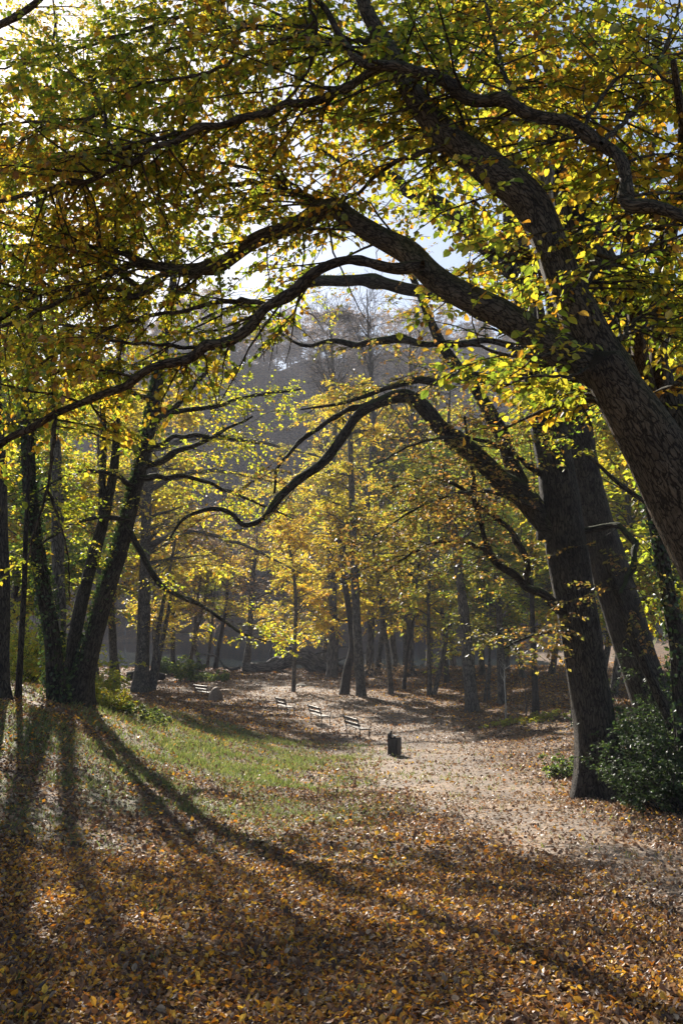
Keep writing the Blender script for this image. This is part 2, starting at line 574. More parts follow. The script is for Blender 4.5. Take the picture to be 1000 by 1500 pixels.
def wob(x, y, s=1.0):
    x, y = x * s, y * s
    return (np.sin(1.3 * x + 2.1 * np.sin(.7 * y)) + np.sin(1.7 * y - 1.4 * np.sin(.9 * x)) + np.sin(2.9 * x + 3.3 * y) * .6 + np.sin(4.7 * x - 3.9 * y + 1) * .5) / 3.1


def grass_mask(x, y):
    px, py, f = project(np.stack([np.ravel(x), np.ravel(y), np.ravel(G(x, y))], -1))
    px, py = px.reshape(np.shape(x)), py.reshape(np.shape(x))
    # the open green swathe on the left slope
    c = 1135 + .08 * (px - 150)
    g = 1.4 * np.exp(-((py - c) / 85) ** 2) * (1 - .97 * sm((px - 290 + 90 * wob(x, y, .5)) / 330)) * sm((y - 8) / 3)
    g = g + .75 * sm((px - 640) / 60) * np.exp(-((py - 1056) / 9) ** 2) * (y > 20)
    return np.clip(g * (.75 + .9 * wob(x, y, .8) + .8 * wob(y, x, 1.9)), 0, 1) * (np.ravel(y).reshape(np.shape(y)) > 6)


pm = path_mask(X, Y)
gm = grass_mask(X, Y)
ga = np.stack([pm.ravel(), gm.ravel(), np.zeros(ny * nx)], -1)


def ground_material():
    m, n, l, out = newmat('leaf_litter_ground')
    tc = n.new('ShaderNodeTexCoord')
    at = n.new('ShaderNodeAttribute'); at.attribute_name = 'cover'
    sx = n.new('ShaderNodeSeparateXYZ'); l.new(at.outputs['Vector'], sx.inputs[0])
    vo = n.new('ShaderNodeTexVoronoi'); vo.inputs['Scale'].default_value = 17
    vo.inputs['Randomness'].default_value = 1
    l.new(tc.outputs['Object'], vo.inputs['Vector'])
    s2 = n.new('ShaderNodeSeparateColor'); l.new(vo.outputs['Color'], s2.inputs[0])
    r = ramp(n, [(0, (.02, .013, .009)), (.35, (.06, .036, .022)), (.6, (.11, .066, .036)), (.8, (.17, .12, .075)), (.93, (.30, .14, .025)), (1, (.42, .24, .04))])
    l.new(s2.outputs[0], r.inputs[0])
    # path: pale trodden gravel with leaf fragments
    vp = n.new('ShaderNodeTexVoronoi'); vp.inputs['Scale'].default_value = 30
    l.new(tc.outputs['Object'], vp.inputs['Vector'])
    s3 = n.new('ShaderNodeSeparateColor'); l.new(vp.outputs['Color'], s3.inputs[0])
    rp = ramp(n, [(0, (.08, .058, .043)), (.5, (.165, .13, .102)), (.85, (.27, .22, .18)), (1, (.26, .14, .05))])
    l.new(s3.outputs[0], rp.inputs[0])
    nz = n.new('ShaderNodeTexNoise'); nz.inputs['Scale'].default_value = 1.1; nz.inputs['Detail'].default_value = 6
    l.new(tc.outputs['Object'], nz.inputs['Vector'])
    ad = n.new('ShaderNodeMath'); ad.operation = 'MULTIPLY_ADD'
    l.new(nz.outputs['Fac'], ad.inputs[0]); ad.inputs[1].default_value = 1.0; ad.inputs[2].default_value = -.5
    ad2 = n.new('ShaderNodeMath'); ad2.operation = 'ADD'
    l.new(sx.outputs[0], ad2.inputs[0]); l.new(ad.outputs[0], ad2.inputs[1])
    rm = ramp(n, [(.3, (0, 0, 0)), (.7, (1, 1, 1))]); l.new(ad2.outputs[0], rm.inputs[0])
    mx = n.new('ShaderNodeMix'); mx.data_type = 'RGBA'
    l.new(rm.outputs[0], mx.inputs[0]); l.new(r.outputs[0], mx.inputs[6]); l.new(rp.outputs[0], mx.inputs[7])
    # moss and short grass
    ng = n.new('ShaderNodeTexNoise'); ng.inputs['Scale'].default_value = 5; ng.inputs['Detail'].default_value = 8
    l.new(tc.outputs['Object'], ng.inputs['Vector'])
    rg = ramp(n, [(.3, (.045, .048, .016)), (.7, (.08, .092, .03))]); l.new(ng.outputs['Fac'], rg.inputs[0])
    mg = n.new('ShaderNodeMath'); mg.operation = 'MULTIPLY'
    l.new(sx.outputs[1], mg.inputs[0]); l.new(ng.outputs['Fac'], mg.inputs[1])
    rk = ramp(n, [(.15, (0, 0, 0)), (.5, (.85, .85, .85))]); l.new(mg.outputs[0], rk.inputs[0])
    m2 = n.new('ShaderNodeMix'); m2.data_type = 'RGBA'
    l.new(rk.outputs[0], m2.inputs[0]); l.new(mx.outputs[2], m2.inputs[6]); l.new(rg.outputs[0], m2.inputs[7])
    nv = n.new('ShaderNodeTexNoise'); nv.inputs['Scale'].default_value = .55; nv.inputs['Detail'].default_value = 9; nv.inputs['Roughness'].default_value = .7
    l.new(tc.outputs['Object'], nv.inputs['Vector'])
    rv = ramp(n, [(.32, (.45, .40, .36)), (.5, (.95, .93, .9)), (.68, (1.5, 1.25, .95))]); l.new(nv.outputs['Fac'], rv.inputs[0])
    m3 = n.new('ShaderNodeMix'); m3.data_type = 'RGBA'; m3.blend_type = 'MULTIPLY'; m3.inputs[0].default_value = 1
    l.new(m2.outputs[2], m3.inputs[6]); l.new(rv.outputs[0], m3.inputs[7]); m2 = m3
    b = n.new('ShaderNodeBsdfPrincipled'); b.inputs['Roughness'].default_value = .8
    b.inputs['Specular IOR Level'].default_value = .3
    l.new(m2.outputs[2], b.inputs['Base Color'])
    bp = n.new('ShaderNodeBump'); bp.inputs['Strength'].default_value = 1; bp.inputs['Distance'].default_value = .05
    l.new(s2.outputs[1], bp.inputs['Height']); l.new(bp.outputs[0], b.inputs['Normal'])
    l.new(b.outputs[0], out.inputs[0])
    return m


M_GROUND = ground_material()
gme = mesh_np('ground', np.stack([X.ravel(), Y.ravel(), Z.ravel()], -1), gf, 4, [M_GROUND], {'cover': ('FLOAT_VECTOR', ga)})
ground = put(bpy.data.objects.new('ground', gme), None, kind='structure', label='sloping woodland floor covered in fallen leaves')

# ---- lake
m, n, l, out = newmat('lake_water')
b = n.new('ShaderNodeBsdfPrincipled')
b.inputs['Base Color'].default_value = (.022, .034, .034, 1)
b.inputs['Roughness'].default_value = .07
b.inputs['IOR'].default_value = 1.33
tc = n.new('ShaderNodeTexCoord'); mp = n.new('ShaderNodeMapping'); mp.inputs['Scale'].default_value = (.9, 2.6, 1)
nz = n.new('ShaderNodeTexNoise'); nz.inputs['Scale'].default_value = 1.2; nz.inputs['Detail'].default_value = 4
bp = n.new('ShaderNodeBump'); bp.inputs['Strength'].default_value = .08; bp.inputs['Distance'].default_value = .06
l.new(tc.outputs['Object'], mp.inputs[0]); l.new(mp.outputs[0], nz.inputs['Vector'])
l.new(nz.outputs['Fac'], bp.inputs['Height']); l.new(bp.outputs[0], b.inputs['Normal']); l.new(b.outputs[0], out.inputs[0])
lx, ly = np.meshgrid(np.linspace(-125, 75, 30), np.linspace(84, 215, 20))
li = np.arange(600).reshape(20, 30)
lme = mesh_np('lake', np.stack([lx.ravel(), ly.ravel(), np.full(600, LAKE_Z)], -1),
              np.stack([li[:-1, :-1], li[:-1, 1:], li[1:, 1:], li[1:, :-1]], -1).reshape(-1, 4), 4, [m])
put(bpy.data.objects.new('lake', lme), None, kind='structure', label='still dark lake behind the trees')

# =================================================================== TREES
TREES = {}


def auto_crown(rng, trunk, root, origin, d, H0=.3, n1=14, L1=3.5, n2=6, n3=5, leaves=8, lsize=.1, pal='gold', bias=0.,
               ang=62, flat=.55, droop=.5, up=.25, limbs_as_parts=False, bark=None, extra=None, simple=True, wl=2.0, tw=.6, keep=1.0, lmin=0.006, gap=0., edens=5.0, elen=1.5, eds=None):
    """limbs, side branches, twigs and leaves for a trunk given as rows (x,y,z,r)"""
    Tp, Tr = trunk[None, :, :3], trunk[None, :, 3]
    A, RA = spawn(rng, Tp, Tr, n1, H0, .98, ang, L1, 8, .42, flat * .5, droop, .11, up, .2, lmin, shrink=.55)
    if extra is not None:
        for q in extra:
            q8 = smooth_line(q, 8)
            A = np.concatenate([A, q8[None, :, :3]])
            RA = np.concatenate([RA, q8[None, :, 3]])
    na = len(A)
    nauto = na - (len(extra) if extra is not None else 0)
    if limbs_as_parts:
        for k in range(nauto):
            t = Tubes(); q = smooth_line(np.concatenate([A[k], RA[k][:, None]], 1), 14)
            t.add(q[:, :3], q[:, 3], 8, .06, k)
            t.build('limb', bark, root, origin)
    B, RB = spawn(rng, A[:nauto], RA[:nauto], n2, .18, 1.0, 50, L1 * .42, 6, .5, flat, droop * .8, .13, .05, .3, lmin * .6, shrink=.4)
    for qi, q in enumerate(extra or ()):
        edn = eds[qi - len(extra)] if eds is not None and len(extra) - qi <= len(eds) else edens
        ln = np.linalg.norm(np.diff(q[:, :3], axis=0), axis=1).sum()
        q30 = smooth_line(q, 30)
        b2, rb2 = spawn(rng, q30[None, :, :3], np.minimum(q30[None, :, 3], .018), int(ln * edn) + 1, .2, 1.0, 50, elen, 6, .5, flat, droop * .6, .14, .12, .3, lmin * .6, shrink=.35)
        B, RB = np.concatenate([B, b2]), np.concatenate([RB, rb2])
    C, RC = spawn(rng, B, RB, n3, .15, 1.0, 48, tw, 4, .55, flat * 1.1 if flat * 1.1 < 1 else .95, droop, .12, 0, .5, lmin * .4, shrink=.2)
    tb = Tubes()
    if not limbs_as_parts:
        tb.add(A[:nauto], RA[:nauto], 6)
    tb.add(B, RB, 4)
    if simple:
        tb.add(C[:, [0, 3]], RC[:, [0, 3]], 3)
    else:
        tb.add(C, RC, 3)
    tb.build('crown', bark, root, origin, kind='stuff')
    if leaves > 0:
        tw_all = np.concatenate([C, B[:, [1, 2, 3, 5]]])
        if gap > 0:
            Q = tw_all[:, 0]
            f = np.sin(1.1 * Q[:, 0] + 2 * np.sin(.8 * Q[:, 2])) + np.sin(1.3 * Q[:, 1] + 1.2 * Q[:, 2])
            tw_all = tw_all[f > -2 + gap * 2.2]
        pos, ax, nn, L = leaf_arrays(rng, tw_all, leaves, lsize)
        if keep < 1:
            s = rng.random(len(pos)) < keep
            pos, ax, nn, L = pos[s], ax[s], nn[s], L[s]
        c = colours(rng, pos, pal, bias, wl)
        me = leaf_mesh('foliage', pos - origin, ax, nn, L, c, M_LEAF, simple)
        put(bpy.data.objects.new('foliage', me), root, kind='stuff')
    return A, B, C


def px_tree(name, label, pts, seed, d=None, category='tree', group=None, H=16, bark=None, sides=12, flare=.35, ridges=0, lump=.05,
            limbs=(), stems=(), crown=True, top_r=.03, lean=0.0, ws=.72, **kw):
    """a tree whose trunk follows photo pixels; base on the ground, continued up to height H above the base"""
    rng = np.random.default_rng(seed)
    bark = bark or M_BEECH
    if d is None:
        base = hit(pts[0][0], pts[0][1])
        d = base[1]
    else:
        q = P(pts[0][0], pts[0][1], d)
        base = np.array([q[0], q[1], float(G(q[0], q[1]))])
    rows = px_line(pts, d, d + lean)
    rows[:, 3] *= ws
    rows[0, :3] = base
    rows[0, 2] = base[2] - .12
    if rows[-1, 2] - base[2] < H:
        v = nrm(rows[-1, :3] - rows[-2, :3]) * .6 + np.array([0, 0, .55])
        rem = H - (rows[-1, 2] - base[2])
        r0 = rows[-1, 3]
        for k in (.33, .66, 1.0):
            p = rows[-1, :3].copy()
            nxt = rows[-1, :3] + v / max(v[2], .2) * rem / 3 + rng.normal(0, .12 * rem / 6, 3) * np.array([1, 1, .2])
            rows = np.vstack([rows, [*nxt, max(r0 * (1 - k) ** .8, top_r)]])
    root = empty(name, base, label, category, group)
    n = int(np.clip((rows[-1, 2] - rows[0, 2]) * 3, 24, 70))
    tr, q = tube('trunk', rows, bark, root, base, sides, lump, seed, n, flare, ridges)
    ex = []
    for s_ in stems:
        lr = px_line(s_, d, d + .3)
        lr[:, 3] *= ws * (1.3 if ws < .5 else 1)
        lr[0, 2] = min(lr[0, 2], base[2] + .3) if s_[0][1] > pts[0][1] - 60 else lr[0, 2]
        _, qq = tube('stem', lr, bark, root, base, 10, lump, seed + 3)
        ex.append(lr)
    for k, lp in enumerate(limbs):
        lr = px_line(lp, d - .1, d - .1 + (lp[0][4] if len(lp[0]) > 4 else 0))
        lr[:, 3] *= max(ws, .68)
        _, qq = tube('limb', lr, M_OAK if bark is M_OAKT else bark, root, base, 10, .09, seed + k, int(np.clip(len(lp) * 8, 20, 140)), kink=.22)
        ex.append(lr)
    TREES[label] = (root, q)
    if crown:
        auto_crown(rng, q, root, base, d, bark=bark, extra=ex or None, **kw)
    return root, q


# ---- the arching tree in front (right), traced limb by limb
rng = np.random.default_rng(5)
fbase = np.array([3.55, 5.1, float(G(3.55, 5.1))])
front = empty('arching_tree', fbase, 'big arching tree leaning in from the right edge, its limbs spanning the whole top', 'tree')
tr_rows = px_line([(880, 530, 66), (925, 605, 88), (972, 690, 104), (1035, 790, 118), (1110, 920, 126), (1210, 1080, 134)], 5.0, 5.1)[::-1]
tr_rows = np.vstack([[fbase[0] + .15, fbase[1], fbase[2] - .1, .30], tr_rows])
tr_rows[:, 3] *= .9
tube('trunk', tr_rows, M_HORN, front, fbase, 22, .07, 2, 90, .3, 9, kink=.05)
FL = {}


def flimb(key, pts, y0, y1, sides=14, lump=.06):
    rows = px_line(pts, y0, y1)
    rows[:, 3] *= .87
    o, q = tube('limb', rows, M_HORN, front, fbase, sides, lump, len(FL), int(np.clip(len(pts) * 8, 32, 130)), 0, 7 if sides > 12 else 0, kink=.16 if sides > 12 else .26)
    FL[key] = rows
    return q


flimb('A', [(935, 620, 66), (885, 530, 66), (848, 440, 66), (805, 350, 62), (762, 292, 62), (715, 245, 58), (660, 205, 50), (620, 165, 44), (592, 120, 36), (566, 70, 30), (540, 20, 26), (520, -40, 20), (490, -110, 14)], 5.03, 6.0, 16)
flimb('B', [(925, 590, 62), (860, 530, 58), (800, 502, 54), (740, 472, 51), (685, 444, 47), (640, 408, 45), (600, 373, 42), (552, 345, 38), (512, 315, 35), (486, 302, 30), (430, 332, 28), (372, 352, 26), (320, 385, 24), (260, 396, 19), (212, 386, 15), (186, 372, 13)], 5.0, 7.0, 16)
flimb('B1', [(212, 386, 14), (160, 402, 10), (100, 422, 10), (55, 434, 10), (0, 468, 9), (-60, 500, 7)], 6.85, 7.3, 8)
flimb('B2', [(190, 374, 10), (160, 366, 8), (100, 355, 8), (40, 358, 7), (-30, 364, 6)], 6.95, 7.2, 8)
flimb('B3', [(330, 380, 13), (290, 400, 11), (230, 405, 10), (200, 432, 10), (150, 420, 9), (90, 440, 8), (30, 470, 7), (-40, 485, 6)], 6.6, 6.9, 8)
flimb('B4', [(212, 432, 9), (180, 400, 9), (150, 370, 8), (142, 320, 7), (125, 270, 6), (110, 235, 4)], 6.9, 7.0, 8)
flimb('C', [(618, 392, 24), (560, 386, 18), (500, 386, 16), (455, 402, 18), (420, 432, 19), (380, 462, 17), (335, 500, 19), (296, 512, 20), (250, 530, 14), (200, 556, 14), (150, 577, 13), (100, 600, 12), (50, 622, 12), (0, 655, 12), (-60, 700, 11)], 5.55, 6.3, 12, .09)
flimb('C1', [(82, 606, 8), (78, 650, 6), (70, 715, 5), (52, 775, 4), (38, 830, 3)], 6.1, 5.9, 6)
flimb('C2', [(70, 715, 5), (86, 760, 4), (100, 815, 3), (102, 880, 2)], 5.95, 5.8, 6)
flimb('C3', [(300, 512, 8), (240, 505, 6), (170, 500, 5), (110, 480, 4), (60, 470, 3)], 6.05, 5.6, 6)
flimb('D', [(1130, 345, 20), (1060, 335, 20), (1000, 322, 20), (960, 306, 22), (922, 292, 24), (912, 245, 21), (892, 216, 20), (850, 192, 20), (800, 172, 22), (740, 152, 22), (690, 137, 23), (640, 120, 22), (590, 102, 22), (555, 96, 18), (512, 75, 14), (490, 40, 12), (468, 5, 10), (440, -50, 8)], 4.6, 5.7, 12)
flimb('E', [(562, 98, 15), (510, 128, 15), (440, 150, 14), (380, 166, 14), (330, 182, 13), (285, 190, 13), (240, 214, 12), (200, 234, 11), (160, 252, 10), (120, 266, 9), (60, 280, 8), (0, 295, 7), (-60, 310, 6)], 5.62, 6.3, 10)
flimb('E1', [(262, 196, 9), (210, 208, 8), (165, 219, 8), (156, 190, 7), (150, 165, 7), (110, 184, 6), (60, 178, 5), (0, 182, 4), (-40, 178, 3)], 5.95, 6.3, 8)
flimb('E2', [(150, 165, 5), (135, 135, 4), (105, 108, 3), (80, 80, 2)], 6.1, 6.2, 6)
flimb('E3', [(412, 158, 6), (440, 120, 6), (462, 75, 6), (462, 35, 6), (452, 0, 6), (440, -40, 6)], 5.75, 5.4, 8)
flimb('E4', [(460, 30, 6), (440, 50, 7), (400, 62, 7), (350, 85, 6), (290, 110, 5), (220, 120, 4), (150, 140, 3)], 5.5, 6.0, 8)
flimb('A1', [(668, 212, 12), (610, 225, 9), (560, 250, 7), (520, 285, 6), (470, 300, 4)], 5.45, 6.2, 8)
flimb('A2', [(720, 248, 12), (680, 190, 10), (660, 120, 8), (630, 60, 7), (615, 0, 6)], 5.4, 6.8, 8)
flimb('D1', [(880, 210, 9), (930, 160, 8), (960, 100, 7), (985, 40, 5), (1000, -20, 4)], 4.9, 6.2, 8)
flimb('D2', [(850, 190, 7), (890, 130, 7), (930, 95, 6), (985, 80, 5), (1060, 70, 4)], 5.0, 5.4, 8)
flimb('D3', [(760, 158, 8), (735, 100, 8), (720, 40, 6), (700, -30, 5)], 5.15, 6.5, 8)
flimb('G1', [(835, 500, 10), (800, 520, 7), (745, 520, 6), (690, 505, 5), (640, 500, 3)], 4.95, 4.6, 8)
flimb('G2', [(860, 540, 8), (830, 552, 6), (790, 550, 4), (750, 560, 3)], 4.95, 4.5, 8)
flimb('H1', [(905, 500, 10), (930, 470, 8), (960, 455, 6), (1010, 440, 4)], 5.1, 5.8, 8)
flimb('H2', [(850, 430, 10), (880, 390, 8), (930, 370, 6), (1000, 365, 4)], 5.2, 5.9, 8)

flimb('K1', [(442, -40, 7), (380, -20, 7), (280, 20, 6), (170, 55, 5), (70, 85, 4), (-40, 110, 3)], 5.5, 7.4, 8)
flimb('K2', [(462, 40, 7), (400, 38, 6), (300, 55, 6), (190, 95, 5), (80, 125, 4), (-40, 140, 3)], 5.6, 7.8, 8)
flimb('K3', [(500, 308, 12), (440, 285, 10), (360, 268, 9), (260, 290, 8), (140, 325, 6), (20, 395, 4)], 6.0, 8.4, 8)
flimb('K4', [(470, 300, 6), (400, 255, 6), (300, 235, 5), (190, 215, 5), (80, 225, 4), (-30, 240, 3)], 6.2, 8.0, 8)
flimb('K5', [(400, 448, 10), (340, 440, 8), (270, 455, 7), (190, 470, 6), (100, 510, 5), (10, 560, 4)], 6.0, 7.6, 8)
flimb('K6', [(570, 70, 12), (520, 60, 9), (440, 70, 8), (350, 110, 7), (250, 150, 6), (140, 200, 5), (20, 230, 4)], 5.9, 8.2, 8)
flimb('K7', [(-70, 82, 14), (-10, 44, 13), (30, 20, 12), (62, -6, 11), (90, -40, 9)], 9.5, 9.0, 8)

LOWX = [-400, 0, 150, 330, 470, 560, 640, 760, 840, 1000, 1400]
LOWY = [900, 860, 700, 560, 440, 420, 560, 590, 590, 560, 560]
# leafy sprays on every traced limb of the front tree
fl_pos, fl_ax, fl_nn, fl_L, fl_bias = [], [], [], [], []
twigs_t = Tubes()
DENS = {'A': 2.2, 'B': 3.8, 'B1': 9, 'B2': 9, 'B3': 8, 'B4': 8, 'C': 4.6, 'C1': 4, 'C2': 4, 'C3': 9, 'D': 6.5, 'E': 8, 'E1': 9, 'E2': 8, 'E3': 6, 'E4': 9, 'A1': 6,
        'A2': 11, 'D1': 11, 'D2': 11, 'D3': 11, 'G1': 9, 'G2': 9, 'H1': 10, 'H2': 10, 'K1': 9, 'K2': 8, 'K3': 7, 'K4': 6, 'K5': 6, 'K6': 6, 'K7': 3}
T0 = {'A': .35, 'B': .30, 'D': .04, 'C': .16}
for key, rows in FL.items():
    q = smooth_line(rows, 40)
    Ln = np.linalg.norm(np.diff(q[:, :3], axis=0), axis=1).sum()
    n2 = max(3, int(1.3 * DENS[key] * Ln))
    B, RB = spawn(rng, q[None, :, :3], np.minimum(q[None, :, 3], .02), n2, T0.get(key, .02), 1.0, 58, 1.15, 7, .5, .6, .55, .12, .1, .25, .0022, shrink=.1)
    flip = (rng.random(len(B)) < .7) & (B[:, -1, 1] < B[:, 0, 1])
    B[flip, :, 1] = 2 * B[flip, :1, 1] - B[flip, :, 1]
    C, RC = spawn(rng, B, RB, 7, .12, 1.0, 45, .40, 5, .6, .8, .5, .10, 0, .4, .0013, shrink=.3)
    cq = project(C[:, 2])
    okc = (cq[1] < np.interp(cq[0], LOWX, LOWY) + 15) & (np.exp(-((cq[0] - 520) / 90) ** 2 - ((cq[1] - 400) / 60) ** 2) < .5)
    bq = project(B[:, 4])
    okb = bq[1] < np.interp(bq[0], LOWX, LOWY) + 20
    C, RC, B, RB = C[okc], RC[okc], B[okb], RB[okb]
    twigs_t.add(B, RB, 5)
    twigs_t.add(C, RC, 3)
    for tw, m_ in ((C, 10), (B, 9)):
        a = leaf_arrays(rng, tw, m_, .052, droop=.45, tilt=.38)
        fl_pos.append(a[0]); fl_ax.append(a[1]); fl_nn.append(a[2]); fl_L.append(a[3])
        fl_bias.append(np.full(len(a[0]), {'E': .12, 'E1': .2, 'E4': .2, 'C': .1, 'C3': .25, 'B3': .1, 'G1': -.35, 'G2': -.35, 'D': .1, 'D2': .1}.get(key, -.05)))
twigs_t.build('crown', M_HORN, front, fbase, kind='stuff')
pos, ax, nn, L = np.vstack(fl_pos), np.vstack(fl_ax), np.vstack(fl_nn), np.concatenate(fl_L)
bias = np.concatenate(fl_bias)
# keep the sky window in the middle and the view below the canopy open
qx, qy, qf = project(pos)
lowx, lowy = LOWX, LOWY
under = qy > np.interp(qx, lowx, lowy)
win = np.exp(-((qx - 520) / 90) ** 2 - ((qy - 400) / 60) ** 2)
keep = (~under | (rng.random(len(pos)) < .04)) & (rng.random(len(pos)) > win * .75) & (qf > 2.2)
pos, ax, nn, L, bias, qx, qy, qf = [a[keep] for a in (pos, ax, nn, L, bias, qx, qy, qf)]
lc = colours(rng, pos, 'fore', bias - .12, .7)
big = L / qf * ((qx > 0) & (qx < 1000) & (qy > 0) & (qy < 1500))
order = np.argsort(-big)
solo = order[:300]
rest = np.ones(len(pos), bool); rest[solo] = False
me = leaf_mesh('foliage', pos[rest] - fbase, ax[rest], nn[rest], L[rest], lc[rest], M_LEAF)
put(bpy.data.objects.new('foliage', me), front, kind='stuff')
print('front leaves', len(pos))


def single_leaf(name, colr, mat):
    v = np.array([(0, -.12, 0), (0, 0, 0), (-.22, .13, .05), (-.37, .36, .10), (-.33, .62, .11), (-.17, .86, .06), (0, 1, -.05),
                  (.17, .86, .06), (.33, .62, .11), (.37, .36, .10), (.22, .13, .05), (.012, -.12, 0.0), (0, .34, -.005), (0, .62, -.01)])
    f = [(1, 12, 3, 2), (12, 13, 4, 3), (13, 6, 5, 4), (1, 10, 9, 12), (12, 9, 8, 13), (13, 8, 7, 6), (0, 11, 10, 1)]
    me = mesh_np(name, v, np.array(f), 4, [mat], {'leaf_color': ('FLOAT_COLOR', np.tile([*colr, 1.0], (len(v), 1)))}, smooth=False)
    return me


def solo_leaves(name, pos, ax, nn, L, col, mat, parent, origin, k=24):
    idx = np.linspace(0, len(col) - 1, k).astype(int)
    srt = np.argsort(col[:, 0] * 2 - col[:, 1])
    cs = col[srt[idx]]
    meshes = [single_leaf(name, c, mat) for c in cs]
    for i in range(len(pos)):
        j = int(np.argmin(((cs - col[i]) ** 2).sum(1)))
        o = bpy.data.objects.new(name, meshes[j])
        sd = np.cross(ax[i], nn[i])
        R = Matrix(((sd[0], ax[i][0], nn[i][0], 0), (sd[1], ax[i][1], nn[i][1], 0), (sd[2], ax[i][2], nn[i][2], 0), (0, 0, 0, 1)))
        o.matrix_local = Matrix.Translation(Vector(pos[i] - origin)) @ R @ Matrix.Scale(float(L[i]), 4)
        put(o, parent)


solo_leaves('leaf', pos[solo], ax[solo], nn[solo], L[solo], lc[solo], M_LEAF, front, fbase)

# second leaning stem just behind it, with a pale broken scar
rows = px_line([(805, 205, 40), (828, 275, 56), (868, 378, 62), (905, 460, 64), (950, 560, 68), (1000, 672, 74), (1075, 830, 82), (1150, 985, 90)], 8.2, 7.6)[::-1]
g0 = rows[0, :3] + (rows[0, :3] - rows[1, :3]) * .9
b0 = np.array([g0[0], g0[1], float(G(g0[0], g0[1]))])
rows = np.vstack([[b0[0], b0[1], b0[2] - .1, .36], rows])
snag = empty('leaning_tree', b0, 'dark leaning trunk with a pale broken top, just behind the arching tree', 'tree')
tube('trunk', rows, M_OAKT, snag, b0, 18, .05, 4, 50, .3, 8)
m_sc = bark_material('bare_wood', (.16, .14, .12), (.36, .32, .28), 0, (30, 30, 3), .8, .02)
sc_rows = px_line([(800, 330, 16), (796, 290, 26), (795, 250, 34), (790, 222, 30), (786, 200, 12)], 7.75, 7.7)
tube('broken_stub', sc_rows, m_sc, snag, b0, 12, .16, 3, 26, 0, 5)
sc_rows = px_line([(940, 528, 14), (943, 555, 15), (944, 585, 12)], 7.5, 7.5)
tube('dead_stub', sc_rows, m_sc, snag, b0, 8, .12, 5, 12)
ex = [px_line([(828, 275, 20), (815, 150, 16), (790, 60, 12), (770, -60, 8)], 7.9, 9), px_line([(870, 380, 16), (920, 300, 12), (960, 200, 9), (980, 80, 6)], 8, 9.5)]
for e in ex:
    tube('limb', e, M_HORN, snag, b0, 8, .08, 6)
auto_crown(np.random.default_rng(11), smooth_line(rows, 40), snag, b0, 8, H0=.55, n1=9, L1=3.0, n2=7, n3=7, leaves=9, lsize=.08, pal='fore', bark=M_HORN, extra=ex, simple=False, wl=.8, tw=.5)

# ---- the big oak at the right of the path
oak_limbs = [
    [(800, 790, 44, 17, -1.5), (775, 730, 50), (730, 700, 46), (692, 672, 42), (660, 632, 38), (635, 606, 34), (600, 588, 30), (560, 585, 26), (528, 600, 24), (500, 640, 21), (470, 680, 19), (440, 705, 18), (410, 730, 17), (384, 760, 14), (355, 771, 12), (338, 754, 10), (320, 745, 10), (298, 746, 9), (270, 760, 7), (248, 790, 4)],
    [(785, 760, 40, 17, .8), (757, 690, 36), (735, 635, 32), (712, 600, 30), (688, 568, 26), (660, 520, 22), (625, 455, 18), (600, 400, 13)],
    [(540, 592, 14, 17, -.5), (500, 606, 11), (470, 624, 10), (440, 645, 9), (428, 660, 8), (405, 690, 7), (402, 722, 6)],
    [(735, 560, 24, 17, -.6), (690, 553, 20), (640, 555, 18), (600, 560, 15), (560, 572, 11), (500, 590, 7), (440, 600, 4)],
    [(770, 520, 22, 17, 1), (725, 500, 14), (680, 503, 14), (630, 505, 13), (595, 497, 17), (578, 494, 18), (545, 502, 16), (515, 506, 14), (480, 500, 10), (440, 505, 7), (400, 480, 4)],
    [(760, 480, 34, 17, 1.5), (690, 450, 28), (640, 440, 26), (600, 425, 27), (540, 410, 26), (480, 406, 24), (440, 420, 18), (400, 450, 12), (360, 470, 7)],
    [(752, 400, 40, 17, 2), (700, 350, 36), (655, 315, 34), (615, 288, 30), (575, 262, 26), (520, 240, 18), (450, 215, 10)],
    [(838, 905, 26, 17, -1), (812, 885, 21), (780, 862, 18), (748, 842, 16), (724, 820, 14), (707, 785, 12), (698, 740, 10), (690, 690, 8), (680, 610, 5)],
    [(775, 856, 14, 17, -1), (766, 810, 13), (742, 772, 12), (702, 742, 10), (670, 712, 8), (630, 700, 6), (570, 715, 4)],
    [(725, 821, 9, 17, -1.2), (690, 797, 8), (640, 795, 7), (600, 812, 5), (560, 840, 3)],
    [(850, 780, 16, 17, -2), (900, 770, 12), (925, 790, 14), (928, 820, 13), (915, 855, 12), (908, 870, 8)],
    [(800, 700, 14, 17, -2), (740, 660, 9), (680, 640, 7), (610, 650, 5), (550, 680, 3)],
    [(815, 760, 14, 17, -2), (750, 730, 9), (690, 720, 7), (620, 740, 5), (540, 790, 3)],
    [(845, 940, 14, 17, -1), (815, 925, 10), (785, 930, 7), (760, 938, 5), (738, 950, 3)],
]
oak, oakq = px_tree('oak_tree', 'massive dark oak standing right of the path, its mossy limbs reaching left over the clearing',
                    [(878, 1147, 92), (872, 1080, 84), (858, 980, 84), (842, 880, 86), (826, 780, 86), (812, 680, 82), (795, 590, 72), (780, 500, 62), (762, 390, 54), (746, 280, 48), (730, 170, 40), (712, 40, 30)],
                    21, d=17.0, ws=.67, H=19, bark=M_OAKT, sides=26, ridges=15, flare=.5, lump=.035, limbs=oak_limbs, limbs_as_parts=True,
                    H0=.42, n1=15, L1=5.3, n2=8, n3=6, leaves=8, lsize=.085, pal='oak', bias=-.05, flat=.6, simple=True, tw=.5, wl=1.5, edens=5, elen=1.6, gap=.15, eds=[.5, 2.5, .8, 2.5, 2, .8, 3, 6, 6, 7, 5, 4, 5, 8])

